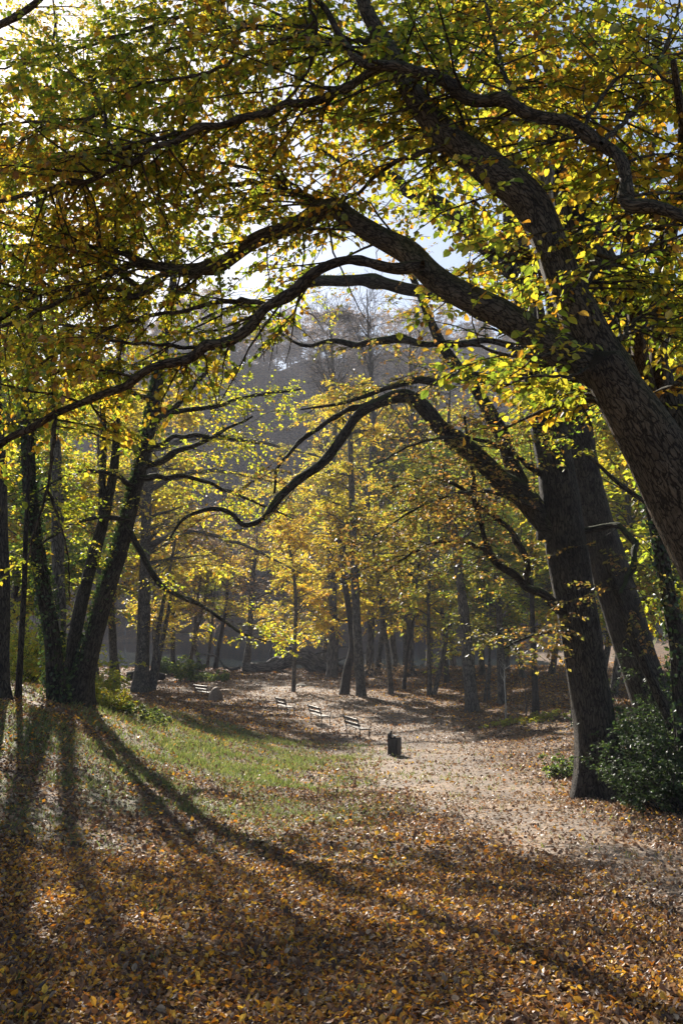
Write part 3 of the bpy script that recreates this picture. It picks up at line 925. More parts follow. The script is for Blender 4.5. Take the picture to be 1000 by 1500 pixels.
px_tree('ivy_trunk_tree', 'thick oak leaning left out of the dark undergrowth behind the massive oak',
        [(985, 1130, 84), (955, 1030, 78), (925, 940, 78), (900, 860, 76), (880, 790, 70), (862, 720, 64), (845, 620, 54), (820, 480, 46), (800, 350, 38)],
        22, d=19.5, H=17, bark=M_OAKT, sides=18, ridges=11, H0=.45, n1=12, L1=3.6, n2=7, n3=6, leaves=8, lsize=.1, pal='green', simple=True)
px_tree('slim_tree', 'slim ivy-speckled tree at the far right edge, leaning left',
        [(1004, 1060, 34), (992, 960, 32), (980, 880, 30), (966, 800, 28), (954, 740, 26), (946, 690, 25), (940, 620, 22), (930, 520, 18)],
        23, d=15.5, H=12, bark=M_OAKT, H0=.4, n1=12, L1=2.6, n2=6, n3=6, leaves=8, lsize=.09, pal='green')
px_tree('dead_stem', 'thin bare dark stem slanting up against the leaning oak at the right',
        [(1010, 1130, 20), (985, 1070, 20), (955, 1000, 20), (925, 930, 19), (900, 860, 17), (885, 810, 12)],
        24, d=16.2, H=2, bark=M_OAKT, crown=False, sides=10)

# ---- the left group on the bank
px_tree('hornbeam_tree', 'stout trunk leaning right on the left bank, ivy up its left side',
        [(112, 1030, 78), (124, 985, 66), (138, 935, 58), (156, 870, 52), (178, 800, 48), (196, 730, 43), (214, 655, 40), (228, 585, 36), (240, 510, 30), (255, 400, 24)],
        31, H=20, ws=.44, bark=M_OAKT, sides=20, ridges=7, flare=.5, lump=.06,
        stems=[[(100, 985, 34), (112, 920, 34), (128, 850, 32), (146, 785, 30), (158, 735, 27), (168, 680, 23), (172, 610, 18), (175, 530, 12), (178, 420, 8)],
               [(150, 770, 20), (150, 710, 19), (152, 640, 17), (148, 560, 12), (140, 450, 8)]],
        limbs=[[(205, 690, 18), (240, 670, 14), (290, 650, 10), (330, 630, 7), (370, 610, 4)], [(222, 620, 16), (262, 590, 12), (300, 545, 9), (330, 500, 6)],
               [(186, 770, 14), (230, 850, 12), (262, 872, 10), (300, 890, 8), (350, 925, 5), (390, 940, 3)], [(212, 660, 14), (260, 640, 10), (320, 640, 7), (380, 650, 4)],
                [(224, 600, 14, 0, 1), (290, 600, 10), (370, 580, 7), (440, 570, 4)], [(204, 700, 14, 0, 2), (280, 700, 9), (360, 730, 6), (430, 760, 3)],
                [(200, 715, 12, 0, -2), (150, 690, 8), (90, 700, 5), (30, 740, 3)], [(228, 585, 12, 0, -1), (160, 570, 8), (90, 590, 5), (20, 640, 3)],
                [(190, 760, 12, 0, -1.5), (130, 760, 8), (70, 790, 5), (20, 830, 3)]],
        limbs_as_parts=True, H0=.45, n1=15, L1=4.3, n2=7, n3=6, leaves=7, lsize=.09, pal='lime', tw=.55, wl=1.2, edens=4, gap=.25)
px_tree('ivy_tree', 'ivy-wrapped tree leaning left on the bank beside the stout leaning trunk',
        [(86, 985, 36), (76, 930, 32), (66, 870, 30), (54, 800, 28), (46, 740, 28), (42, 660, 26), (40, 560, 20)],
        32, d=20.5, H=17, bark=M_OAKT, H0=.45, n1=10, L1=2.8, n2=7, n3=6, leaves=8, lsize=.09, pal='lime')
px_tree('edge_tree', 'dark trunk cut off by the left edge of the view',
        [(0, 1002, 40), (3, 940, 32), (4, 860, 30), (2, 780, 28), (0, 680, 26), (-6, 540, 22)],
        33, d=17.5, H=17, bark=M_OAKT, H0=.4, n1=11, L1=3, n2=7, n3=6, leaves=8, lsize=.09, pal='lime')
px_tree('young_tree', 'thin straight dark stem between the left edge trunk and the ivy-wrapped tree',
        [(28, 996, 14), (32, 930, 12), (36, 860, 11), (38, 790, 10), (42, 700, 8)],
        34, d=18.5, H=8, bark=M_OAKT, H0=.4, n1=8, L1=1.8, n2=6, n3=5, leaves=8, lsize=.09, pal='lime')
px_tree('background_trunk_tree', 'straight grey trunk half hidden behind the ivy-wrapped tree',
        [(88, 985, 30), (87, 900, 27), (85, 800, 25), (84, 700, 22)], 35, d=29, H=25, H0=.42, n1=20, L1=4.2, n2=8, n3=6, leaves=7, gap=.3, lsize=.11, pal='gold')
px_tree('grey_beech_tree', 'straight dark beech left of centre with two thin stems at its foot',
        [(207, 1014, 34), (209, 960, 27), (211, 890, 24), (213, 800, 21), (216, 700, 18), (219, 600, 14)], 36, H=16, sides=14,
        stems=[[(221, 1012, 10), (228, 950, 10), (238, 890, 8), (250, 830, 6), (262, 760, 4)], [(226, 1010, 9), (236, 950, 9), (246, 900, 8), (254, 850, 5)]],
        limbs=[[(213, 800, 12, 0, -1), (280, 780, 9), (360, 800, 6), (440, 840, 3)], [(215, 720, 12, 0, 1), (290, 690, 9), (380, 700, 6), (460, 720, 3)],
               [(216, 660, 12, 0, 1), (300, 640, 9), (390, 650, 6), (470, 670, 3)]],
        H0=.36, n1=14, L1=4.0, n2=8, n3=6, leaves=8, gap=.42, lsize=.105, pal='gold', bias=-.15, flat=.75, edens=3.2, elen=1.5)
px_tree('small_beech_tree', 'shorter brown trunk between the stout leaning trunk and the dark beech',
        [(167, 1006, 20), (166, 950, 16), (163, 890, 15), (161, 820, 13)], 37, H=13, H0=.45, n1=12, L1=3.0, n2=7, n3=6, leaves=7, gap=.35, lsize=.11, pal='gold')

# ---- clearing and lakeside trees: (label, pixels, height, palette, bias, crown start, limb length)
MID = [
    ('slender_beech_tree', 'tall straight slender beech in the middle, behind the benches', [(529, 1020, 26), (525, 960, 22), (521, 880, 20), (517, 780, 17), (513, 660, 13), (510, 560, 9)], 18, 'gold', .05, .25, 3.2),
    ('twisted_tree', 'crooked ivy-flecked trunk just left of the tall slender beech', [(504, 1018, 26), (508, 985, 20), (516, 945, 16), (511, 895, 15), (503, 840, 13), (497, 780, 11)], 13, 'gold', .0, .3, 3),
    ('sapling_tree', 'lone thin young beech with low golden sprays, behind the row of benches', [(430, 1013, 11), (431, 960, 9), (433, 900, 9), (431, 850, 8), (422, 790, 6)], 11, 'gold', .25, .22, 3),
    ('lakeside_tree', 'grey trunk at the lake edge beside the fallen tree', [(360, 981, 20), (364, 945, 15), (367, 905, 14), (370, 850, 12)], 14, 'brown', .1, .35, 3.5),
    ('tilted_tree', 'thin trunk tilting right at the water, left of the fallen tree', [(315, 980, 12), (320, 950, 10), (326, 920, 9), (332, 880, 8)], 12, 'gold', .15, .35, 3.2),
    ('thin_tree', 'very thin ivy-green stem at the water between two tilted trunks', [(303, 979, 9), (307, 950, 7), (311, 915, 6)], 10, 'lime', 0, .4, 2.4),
    ('leaning_lake_tree', 'thin trunk tilting right above the green shrub by the water', [(277, 972, 11), (284, 940, 9), (292, 910, 8), (300, 880, 7)], 12, 'gold', .1, .35, 3.2),
    ('straight_lake_tree', 'straight thin trunk behind the green shrub by the water', [(254, 968, 12), (253, 920, 10), (253, 870, 9)], 13, 'gold', 0, .3, 3.4),
    ('far_shaded_tree', 'stubby forked trunk behind the crooked ivy-flecked trunk', [(489, 992, 18), (491, 965, 14), (492, 930, 12), (490, 890, 10)], 13, 'gold', .15, .28, 3.4),
    ('curved_tree', 'gently curved slim trunk right of the tall slender beech', [(573, 1017, 14), (569, 970, 11), (563, 920, 10), (556, 870, 9), (548, 820, 7)], 13, 'gold', .05, .3, 3),
    ('slim_pair_tree', 'slim trunk leaning right, behind the gently curved trunk', [(591, 1010, 10), (595, 965, 8), (601, 925, 8), (608, 885, 7)], 12, 'gold', -.05, .35, 3),
    ('dark_slim_tree', 'dark slim trunk by the pale lake shore, right of the curved trunk', [(594, 992, 13), (593, 955, 11), (592, 915, 10)], 13, 'gold', -.1, .3, 3.2),
    ('forked_tree', 'slim straight trunk with a leaning second stem crossing its foot', [(629, 1019, 14), (628, 970, 10), (627, 920, 9), (628, 870, 8)], 14, 'lime', .1, .3, 3),
    ('shore_tree', 'broad-footed trunk far back on the pale shore', [(654, 1000, 15), (653, 970, 10), (651, 930, 9)], 14, 'lime', .1, .3, 3.2),
    ('grey_oak_tree', 'sturdy grey trunk leaning left at the bend of the path', [(692, 1042, 36), (688, 1000, 31), (683, 940, 28), (677, 880, 25), (671, 830, 23), (662, 760, 20), (655, 690, 16)], 17, 'green', .0, .35, 3.8),
    ('stout_back_tree', 'stout dark trunk behind the staked saplings', [(735, 1032, 24), (734, 995, 20), (732, 950, 18), (730, 890, 15)], 13, 'green', -.05, .32, 3.4),
    ('dark_back_tree', 'straight dark trunk between the staked saplings and the massive oak', [(784, 1049, 20), (783, 1005, 15), (781, 960, 14), (779, 900, 12)], 13, 'green', 0, .32, 3.2),
    ('thin_back_tree', 'very thin stem just right of the sturdy grey trunk', [(709, 1028, 8), (712, 1000, 6), (716, 970, 6)], 9, 'green', 0, .35, 2.4),
    ('bushy_back_tree', 'thin stem with low leafy sprays beside the sturdy grey trunk', [(715, 1027, 8), (716, 1000, 6), (717, 970, 6)], 10, 'green', -.1, .25, 2.8),
]
k = 40
for nm, lab, pts, H, pal, bi, h0, l1 in MID:
    k += 1
    dd = hit(pts[0][0], pts[0][1])[1]
    st = [[(635, 1020, 13), (643, 985, 11), (650, 955, 10), (655, 920, 8), (660, 880, 5)]] if nm == 'forked_tree' else ()
    px_tree(nm, lab, pts, k, H=H, bark=M_BEECH if k % 3 else M_OAKT, sides=10, ws=.6, stems=st, H0=h0 * 1.15, n1=24, L1=l1, n2=8, n3=7, leaves=8,
            keep=.3 if dd > 80 else .78, lsize=.12 + dd * .0012, pal=pal, bias=bi - .08, flat=.7, tw=.75, wl=2.5, lmin=.010, gap=.55, flare=.14)
for px, lab, sd, H in ((484, 'tall bare tree in the hazy gap, left of the slender beech top', 61, 31), (540, 'tall bare tree with upswept twigs filling the hazy gap in the middle', 62, 33), (598, 'tall bare tree at the right side of the hazy gap', 63, 30)):
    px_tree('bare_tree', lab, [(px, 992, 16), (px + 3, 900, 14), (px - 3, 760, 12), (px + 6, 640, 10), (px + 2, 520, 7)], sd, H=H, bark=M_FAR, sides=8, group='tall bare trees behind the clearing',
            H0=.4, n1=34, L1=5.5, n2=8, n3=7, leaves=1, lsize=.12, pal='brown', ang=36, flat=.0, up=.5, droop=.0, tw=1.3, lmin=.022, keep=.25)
print('trees done')

# ---- background wood: young golden and green trees filling in beyond the clearing (prototypes copied with their parts)
PROTO = []


def proto_tree(name, seed, H, pal, n1=24, L1=3.4, leaves=8, lsize=.17, h0=.24, bias=0., bark=None, r=.13, keep=1, lmin=.012, n3=7, tw=.8, n2=8):
    rng = np.random.default_rng(seed)
    z = np.linspace(-.1, H, 7)
    rows = np.stack([rng.normal(0, .18, 7).cumsum(), rng.normal(0, .18, 7).cumsum(), z, r * (1 - .85 * np.linspace(0, 1, 7)) + .01], -1)
    rows[0, :2] = 0
    root = empty(name, (0, 0, 0))
    tr, q = tube('trunk', rows, bark or M_BEECH, root, np.zeros(3), 8, .05, seed, 30, .4)
    auto_crown(rng, q, root, np.zeros(3), 60, H0=h0, n1=n1, L1=L1, n2=n2, n3=n3, leaves=leaves, lsize=lsize, pal=pal, bias=bias, bark=bark or M_BEECH,
               flat=.6, tw=tw, wl=2.5, lmin=lmin, keep=keep, gap=.55)
    return root


def copy_tree(src, loc, rz, sc, name=None, **props):
    r = src.copy()
    COL.objects.link(r)
    if name:
        r.name = name
    r.location = Vector([float(c) for c in loc]); r.rotation_euler = (0, 0, rz); r.scale = (sc, sc, sc * random.uniform(.92, 1.12))
    for kk, v in props.items():
        r[kk] = v
    for ch in src.children:
        c = ch.copy()
        c.parent = r
        COL.objects.link(c)
    return r


random.seed(4)
protos = {'gold': [proto_tree('golden_tree', 71, 12, 'gold', bias=-.08), proto_tree('golden_tree', 72, 10, 'gold', L1=3.8, h0=.18)],
          'lime': [proto_tree('yellow_green_tree', 73, 11, 'lime'), proto_tree('yellow_green_tree', 74, 9, 'green', L1=3.6, h0=.16)],
          'brown': [proto_tree('brown_tree', 75, 11, 'brown', keep=.55)]}
used = {}
# (px, base distance, kind, scale)
BACK = [(-60, 52, 'gold', 1.4), (100, 62, 'lime', 1.3), (215, 66, 'gold', 1.3), (20, 46, 'lime', 1.2), (150, 56, 'gold', 1.2), (60, 72, 'gold', 1.4), (180, 80, 'gold', 1.3),
        (240, 88, 'gold', 1.3), (300, 88, 'brown', 1.2), (-20, 40, 'lime', 1.1),
        (472, 92, 'gold', 1.6), (525, 90, 'gold', 1.75), (580, 91, 'gold', 1.75), (625, 92, 'gold', 1.9), (660, 90, 'lime', 1.8), (425, 91, 'gold', 1.7), (550, 80, 'gold', 1.4), (600, 78, 'lime', 1.4),
        (700, 72, 'lime', 1.3), (735, 78, 'lime', 1.4), (760, 66, 'lime', 1.2), (800, 72, 'lime', 1.3), (820, 88, 'gold', 1.5), (840, 56, 'lime', 1.2), (870, 64, 'lime', 1.3), (885, 44, 'lime', 1.1), (905, 58, 'gold', 1.3),
        (920, 48, 'lime', 1.2), (930, 36, 'lime', 1.05), (955, 40, 'gold', 1.1), (965, 50, 'lime', 1.2), (1000, 46, 'lime', 1.3), (1010, 36, 'gold', 1.1), (1040, 30, 'lime', 1.0), (1060, 44, 'lime', 1.3),
        (990, 66, 'gold', 1.3), (860, 84, 'gold', 1.3), (760, 92, 'lime', 1.4)]
KIND = {'gold': ('golden_tree', 'golden young tree', 'golden young trees beyond the clearing'),
        'lime': ('yellow_green_tree', 'yellow-green young tree', 'yellow-green young trees beyond the path'),
        'brown': ('brown_tree', 'sparse brown tree', 'sparse brown trees near the lake shore')}
WHERE = ['beyond the bank, cut off by the left edge', 'behind the stout leaning trunk, well back', 'behind the straight dark beech, by the water',          'at the left edge, behind the thin straight dark stem', 'seen between the stout leaning trunk and the shorter brown trunk', 'far behind the ivy-wrapped tree', 'far behind the shorter brown trunk, near the lake',
         'by the lake, left of the thin trunk above the green shrub', 'by the lake between the tilted thin trunks', 'nearest behind the dark trunk at the left edge',
         'right behind the fallen tree', 'directly behind the tall slender beech', 'behind the gently curved slim trunk', 'behind the slim straight forked trunk', 'left behind the sturdy grey trunk at the bend', 'behind the lone thin young beech, at the lake edge', 'between the tall slender beech and the gently curved slim trunk, further back', 'between the gently curved slim trunk and the forked trunk, further back',
         'right behind the sturdy grey trunk at the bend', 'far behind the stout dark trunk by the saplings', 'behind the leftmost staked sapling', 'close left of the massive oak, behind the saplings',
         'farthest back, seen left of the massive oak', 'half hidden behind the massive oak trunk', 'beyond the gap between the two dark oaks, further back', 'in the gap between the massive oak and the leaning oak, nearest',
         'behind the leaning oak, middle distance', 'right of the leaning oak, middle distance', 'right of the leaning oak, nearest', 'left of the slim ivy-speckled tree', 'behind the slim ivy-speckled tree',
         'at the right edge, middle distance', 'at the right edge, in front of the others', 'beyond the right edge bushes, nearest the viewer', 'outermost at the right edge', 'far back at the right edge',
         'far back behind the massive oak', 'far back, right of the sturdy grey trunk']
assert len(WHERE) >= len(BACK), (len(WHERE), len(BACK))
LAB = [(KIND[b_[2]][1] + ' ' + w_, KIND[b_[2]][2]) for b_, w_ in zip(BACK, WHERE)]
for bi_, (px, dist, kd, sc) in enumerate(BACK):
    sc *= 1.38 if not 290 < px < 470 else 1.1
    x = (px - 500) / F * dist * 1.01
    loc = (x, dist, float(G(x, dist)))
    lst = protos[kd]
    j = random.randrange(len(lst))
    src = lst[j]
    if (kd, j) not in used:
        used[(kd, j)] = 1
        o = src
        o.location = loc; o.scale = (sc,) * 3; o.rotation_euler = (0, 0, random.uniform(0, 6.28))
        o['label'], o['group'], o['category'] = LAB[bi_][0], LAB[bi_][1], 'tree'
    else:
        copy_tree(src, loc, random.uniform(0, 6.28), sc, label=LAB[bi_][0], group=LAB[bi_][1], category='tree')

# ---- wooded hillside across the lake
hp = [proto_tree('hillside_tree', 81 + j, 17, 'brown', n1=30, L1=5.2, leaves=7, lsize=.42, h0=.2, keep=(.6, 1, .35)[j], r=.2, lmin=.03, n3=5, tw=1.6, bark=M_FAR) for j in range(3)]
hl = [('bare hazy tree on the wooded slope across the lake', 'bare trees on the far slope'), ('hazy brown-leaved tree on the wooded slope across the lake', 'brown-leaved trees on the far slope'),
      ('grey leafless tree on the wooded slope across the lake', 'leafless grey trees on the far slope')]
first = [True] * 3
rr = random.Random(9)
spots = []
for row, yb in enumerate((176, 183, 191, 200, 210, 221, 233, 246, 260, 274, 286)):
    for c in range(26):
        px = 170 + (c + (row % 2) * .5) * 24 + rr.uniform(-11, 11)
        y = yb + rr.uniform(-5, 5)
        spots.append(((px - 500) / F * y, y))
for x, y in spots:
    if float(G(x, y)) < LAKE_Z + .2:
        continue
    j = rr.randrange(3)
    sc = rr.uniform(.75, 1.25)
    loc = (x, y, float(G(x, y)) - .1)
    if first[j]:
        first[j] = False
        o = hp[j]; o.location = loc; o.scale = (sc,) * 3
        o['label'], o['group'] = hl[j]; o['category'] = 'tree'
    else:
        copy_tree(hp[j], loc, rr.uniform(0, 6.28), sc, label=hl[j][0], group=hl[j][1], category='tree')


# =================================================================== SMALL THINGS
def box(bm_list, c, s, R=None):
    """collects boxes (centre, size, rotation) into a list of verts/faces"""
    c = np.asarray(c, float)
    h = np.asarray(s, float) / 2
    v = np.array([(x, y, z) for x in (-1, 1) for y in (-1, 1) for z in (-1, 1)]) * h
    if R is not None:
        v = v @ np.asarray(R).T
    n0 = sum(len(a) for a, _ in bm_list)
    f = np.array([(0, 1, 3, 2), (4, 6, 7, 5), (0, 4, 5, 1), (2, 3, 7, 6), (0, 2, 6, 4), (1, 5, 7, 3)]) + n0
    bm_list.append((v + c, f))


def boxes(name, bl, mat, parent, bevel=.006, **props):
    me = mesh_np(name, np.vstack([a for a, _ in bl]), np.vstack([f for _, f in bl]), 4, [mat], smooth=False)
    o = bpy.data.objects.new(name, me)
    put(o, parent, **props)
    if bevel:
        bv = o.modifiers.new('bevel', 'BEVEL'); bv.width = bevel; bv.segments = 2
    return o


def rotx(a):
    c, s = math.cos(a), math.sin(a)
    return np.array([(1, 0, 0), (0, c, -s), (0, s, c)])


def pipe(name, pts, r, mat, parent):
    rows = np.array([(*p, r) for p in pts])
    q = smooth_line(rows, max(8, len(pts) * 4))
    t = Tubes(); t.add(q[:, :3], q[:, 3], 6, cap=True)
    return t.build(name, mat, parent)


def bench(px, py, rz, label):
    """park bench, seat facing local -Y ... backrest at +Y; slats on cast-iron ends"""
    b = hit(px, py)
    root = empty('park_bench', b, label, 'bench', 'park benches along the clearing')
    root.rotation_euler = (0, 0, rz)
    root.scale = (.92, .92, .92)
    Lb = 1.75
    for yv in (-.20, -.08, .04, .16):
        bl = []
        box(bl, (0, yv, .44 + .02 * (yv < -.15) * -1), (Lb, .10, .032))
        boxes('seat_slat', bl, M_SLAT, root)
    for zz, yv in ((.60, .245), (.80, .305)):
        bl = []
        box(bl, (0, yv, zz), (Lb, .03, .125), rotx(-.28))
        boxes('back_slat', bl, M_SLAT, root)
    for s in (-1, 1):
        x = s * (Lb / 2 - .12)
        e = bpy.data.objects.new('iron_end', None)
        e.empty_display_size = .1
        rows = [(x, .20, -.02), (x, .19, .2), (x, .20, .42), (x, .28, .68), (x, .345, .90)]
        o = pipe('iron_end', rows, .02, M_IRON, root)
        pipe('front_leg', [(x, -.27, -.02), (x, -.23, .12), (x, -.25, .28), (x, -.22, .42)], .02, M_IRON, o)
        pipe('seat_rail', [(x, -.25, .415), (x, -.05, .405), (x, .2, .412)], .018, M_IRON, o)
        pipe('armrest', [(x, .30, .70), (x, .1, .67), (x, -.14, .675), (x, -.28, .64), (x, -.30, .56), (x, -.23, .42)], .017, M_IRON, o)
    return root


bench(299, 1023, rad(128), 'sunlit bench with bare pale slats beside the cut stump, far left of the row')
bench(418, 1046, rad(113), 'park bench on the leafy clearing, the farthest of three in a row')
bench(468, 1060, rad(113), 'park bench on the leafy clearing, the middle one of three in a row')
bench(523, 1080, rad(112), 'park bench on the leafy clearing, nearest the litter bin')

# litter bin of dark boards
b = hit(577, 1106)
binr = empty('litter_bin', b, 'dark board litter bin with a raised back, right of the benches', 'litter bin')
binr.rotation_euler = (0, 0, rad(-25)); binr.scale = (.72, .72, .76)
for kx in range(3):
    bl = []; box(bl, (-.20, -.17 + kx * .17, .44 + .02 * kx), (.035, .16, .92 + .04 * kx)); boxes('board', bl, M_BIN, binr)
for kx in range(3):
    bl = []; box(bl, (.24, -.17 + kx * .17, .37), (.035, .16, .74)); boxes('board', bl, M_BIN, binr)
for kx in range(2):
    bl = []; box(bl, (-.085 + kx * .19, -.255, .36), (.17, .03, .70)); boxes('board', bl, M_BIN, binr)
    bl = []; box(bl, (-.085 + kx * .19, .255, .36), (.17, .03, .70)); boxes('board', bl, M_BIN, binr)
lt = Tubes(); lt.add(np.array([(0.02, 0, .04), (0.02, 0, .3), (0.02, 0, .66)]), np.array([.19, .2, .2]), 14); lt.build('liner', M_IRON, binr)
bl = []; box(bl, (-.02, 0, .80), (.36, .40, .03), None); boxes('lid', bl, M_BIN, binr)


# cut stump by the first bench
def rock(name, size, mat, parent, seed, sub=3, sq=.25, flat_top=None):
    import bmesh
    bm = bmesh.new()
    bmesh.ops.create_icosphere(bm, subdivisions=sub, radius=1)
    rg = np.random.default_rng(seed)
    ph = rg.uniform(0, 6.3, 9)
    for v in bm.verts:
        c = v.co
        f = 1 + sq * (.5 * math.sin(2.1 * c.x + ph[0]) * math.sin(1.9 * c.y + ph[1]) + .5 * math.sin(3.7 * c.z + 2 * c.x + ph[2]) + .25 * math.sin(6 * c.y + 5 * c.z + ph[3]))
        v.co = Vector((c.x * size[0], c.y * size[1], c.z * size[2])) * f
        if flat_top and v.co.z > flat_top:
            v.co.z = flat_top + (v.co.x * .25)
    me = bpy.data.meshes.new(name)
    bm.to_mesh(me); bm.free()
    me.materials.append(mat)
    me.polygons.foreach_set('use_smooth', np.ones(len(me.polygons), bool))
    o = bpy.data.objects.new(name, me)
    return put(o, parent)


b = hit(315, 1026)
st = empty('tree_stump', b, 'dark brown cut stump with a slanting top beside the far left bench', 'stump')
rows = np.array([(0, 0, -.1, .42), (.02, 0, .15, .38), (.05, 0, .4, .36), (.1, 0, .62, .30), (.16, 0, .74, .12)])
tube('trunk', rows, M_CUT, st, np.zeros(3), 12, .12, 7, 16, .15, 5)
b = hit(440, 1006)
o = rock('stone', (.45, .25, .18), M_STONE, None, 3)
o.location = Vector(b); o['label'] = 'pale flat stone on the ground right of the lone young beech'; o['category'] = 'stone'
b = hit(447, 1008)

# fallen tree at the lake edge
fb = hit(400, 985)
ft = empty('fallen_tree', fb, 'grey fallen tree with broken limbs lying at the lake edge', 'fallen tree')
yf = fb[1]
for nm_, pts in (('trunk', [(355, 978, 16), (380, 979, 17), (405, 975, 18), (425, 966, 22), (440, 961, 26), (455, 966, 26), (475, 975, 22), (500, 980, 14)]),
                 ('limb', [(362, 986, 8), (390, 985, 10), (420, 986, 9)]),
                 ('limb', [(376, 982, 9), (400, 981, 10), (424, 972, 9), (436, 964, 8)]),
                 ('limb', [(392, 972, 7), (404, 966, 8), (415, 968, 9), (428, 967, 8)]),
                 ('limb', [(440, 965, 12), (452, 975, 13), (462, 982, 12), (480, 986, 9)]),
                 ('limb', [(425, 966, 14), (425, 958, 16), (426, 950, 14)]),
                 ('limb', [(450, 962, 5), (470, 955, 4), (500, 948, 3), (530, 950, 2)]),
                 ('limb', [(470, 978, 5), (500, 965, 4), (525, 955, 3), (545, 960, 2)]),
                 ('limb', [(330, 980, 3), (318, 962, 3), (300, 958, 2)]),
                 ('limb', [(352, 978, 5), (338, 980, 4), (328, 976, 3)]),
                 ('limb', [(400, 970, 3), (396, 955, 3), (405, 940, 2)]),
                 ('limb', [(415, 966, 3), (420, 950, 2), (414, 935, 2)])):
    rows = px_line(pts, yf, yf + .4)
    tube(nm_, rows, M_FAR, ft, fb, 8, .10, len(pts), 20)
# dark logs left, behind the beech
for (pts, lab) in (([(186, 992, 16), (205, 990, 17), (222, 990, 15), (240, 992, 11)], 'dark log lying behind the straight dark beech'),
                   ([(548, 985, 8), (580, 983, 9), (610, 984, 7), (640, 986, 4)], 'low fallen bough on the pale shore behind the slim trunks')):
    b = hit(pts[1][0], pts[1][1] + 5)
    lg = empty('log', b, lab, 'log')
    rows = px_line(pts, b[1], b[1] + .6)
    rows[:, 2] = [float(G(r[0], r[1])) + r[3] * .6 for r in rows]
    tube('trunk', rows, M_OAKT, lg, b, 10, .1, 3, 24)


# ---- shrubs and undergrowth
def shrub(name, label, loc, H, Rr, seed, pal='shrub', n=60, leaves=9, lsize=.07, category='shrub', group=None, mat=None, wide=1.0, bark=None, droop=.5):
    rng = np.random.default_rng(seed)
    root = empty(name, loc, label, category, group)
    t = rng.uniform(0, 6.28, n); rr_ = Rr * np.sqrt(rng.random(n)) * .6
    s0 = np.stack([rr_ * np.cos(t) * wide, rr_ * np.sin(t), np.zeros(n)], -1)
    s0[:, 2] = G(s0[:, 0] + loc[0], s0[:, 1] + loc[1]) - loc[2] - .03
    dirs = nrm(np.stack([np.cos(t) * .5, np.sin(t) * .5, np.full(n, 1.0)], -1) + rng.normal(0, .25, (n, 3)))
    A = s0[:, None, :] + dirs[:, None, :] * (np.linspace(0, 1, 6)[None, :, None] * H * rng.uniform(.5, 1.1, (n, 1, 1)))
    A[:, :, :2] += (np.cumsum(rng.normal(0, .05 * H, (n, 6, 2)), axis=1))
    RA = np.repeat(np.linspace(.012, .004, 6)[None], n, 0)
    B, RB = spawn(rng, A, RA, 5, .25, 1., 55, H * .35, 5, .6, .4, droop, .15, .1, .4, .002)
    C, RC = spawn(rng, B, RB, 3, .2, 1., 45, H * .16, 4, .6, .5, droop, .15, 0, .5, .0015)
    tb = Tubes(); tb.add(A, RA, 4); tb.add(B[:, [0, 2, 4]], RB[:, [0, 2, 4]], 3); tb.add(C[:, [0, 3]], RC[:, [0, 3]], 3)
    tb.build('stem', bark or M_OAKT, root, kind='stuff')
    tw = np.concatenate([C, np.stack([B[:, 0], B[:, 1], B[:, 2], B[:, 4]], 1)])
    pos, ax, nn, L = leaf_arrays(rng, tw, leaves, lsize, droop=.2, tilt=.6)
    c = colours(rng, pos + loc, pal, 0, 1)
    put(bpy.data.objects.new('foliage', leaf_mesh('foliage', pos, ax, nn, L, c, mat or M_LEAF, True, 1.2)), root, kind='stuff')
    return root


shrub('green_shrub', 'bright green shrub by the water behind the far left bench', hit(262, 990), 1.7, 2.2, 101, 'shrub', 50, 9, .16, wide=1.1)
shrub('low_shrub', 'low green shrub spreading right of the bright green one, by the water', hit(300, 999), .8, 2.0, 102, 'shrub', 40, 9, .14, wide=1.5)
shrub('bank_shrub', 'yellow-green shrub behind the ivy-clad foot of the stout leaning trunk', hit(62, 1000), 1.3, 1.3, 103, 'lime', 50, 9, .07)
for (px, dd, H, sd, lab) in ((14, 27, 2.7, 120, 'tall yellow-green shrub between the left edge trunk and the thin straight dark stem'), (66, 31, 2.5, 121, 'tall yellow-green shrub behind the ivy-wrapped tree'), (128, 40, 2.3, 122, 'yellow-green shrub behind the stout leaning trunk, further back')):
    xx = (px - 500) / F * dd
    shrub('tall_shrub', lab, np.array([xx, dd, float(G(xx, dd))]), H, 1.7, sd, 'lime', 50, 9, .10)
shrub('bank_weeds', 'low weeds on the bank right of the stout leaning trunk', hit(150, 1032), .5, 1.2, 104, 'lime', 50, 8, .06, category='weeds')
shrub('ground_ivy', 'dark low greenery on the slope below the small brown trunk', hit(205, 1050), .35, 1.8, 105, 'shrub', 60, 8, .06, category='weeds')
shrub('oak_foot_shrub', 'pale speckled small bush at the left foot of the massive oak', hit(832, 1140), .55, .5, 106, 'shrub', 40, 9, .05)
U = [((990, 1165), 1.7, .9, 107, 'dense dark bush at the right edge, below the slanting bare stem'), ((945, 1160), 1.4, .8, 108, 'dark bush filling the gap right of the massive oak'),
     ((915, 1165), .6, .5, 109, 'low dark bush against the right foot of the massive oak'), ((1010, 1195), 1.5, .9, 110, 'dark bush nearest the viewer at the right edge'),
     ((965, 1172), .9, .7, 111, 'low dark bush in front of the gap right of the massive oak'), ((1035, 1150), 2.5, 1.2, 112, 'tall dark bush at the right edge behind the other bushes')]
for (px, py), H, Rr, sd, lab in U:
    shrub('dark_bush', lab, hit(px, py), H, Rr, sd, 'ivy', 75, 9, .055, category='bush', group='dark bushes right of the massive oak', mat=M_IVY)
shrub('grass_strip_weeds', 'pale green weeds along the far path edge under the staked saplings', hit(770, 1058), .3, 1.6, 113, 'lime', 60, 8, .07, category='weeds', wide=2)
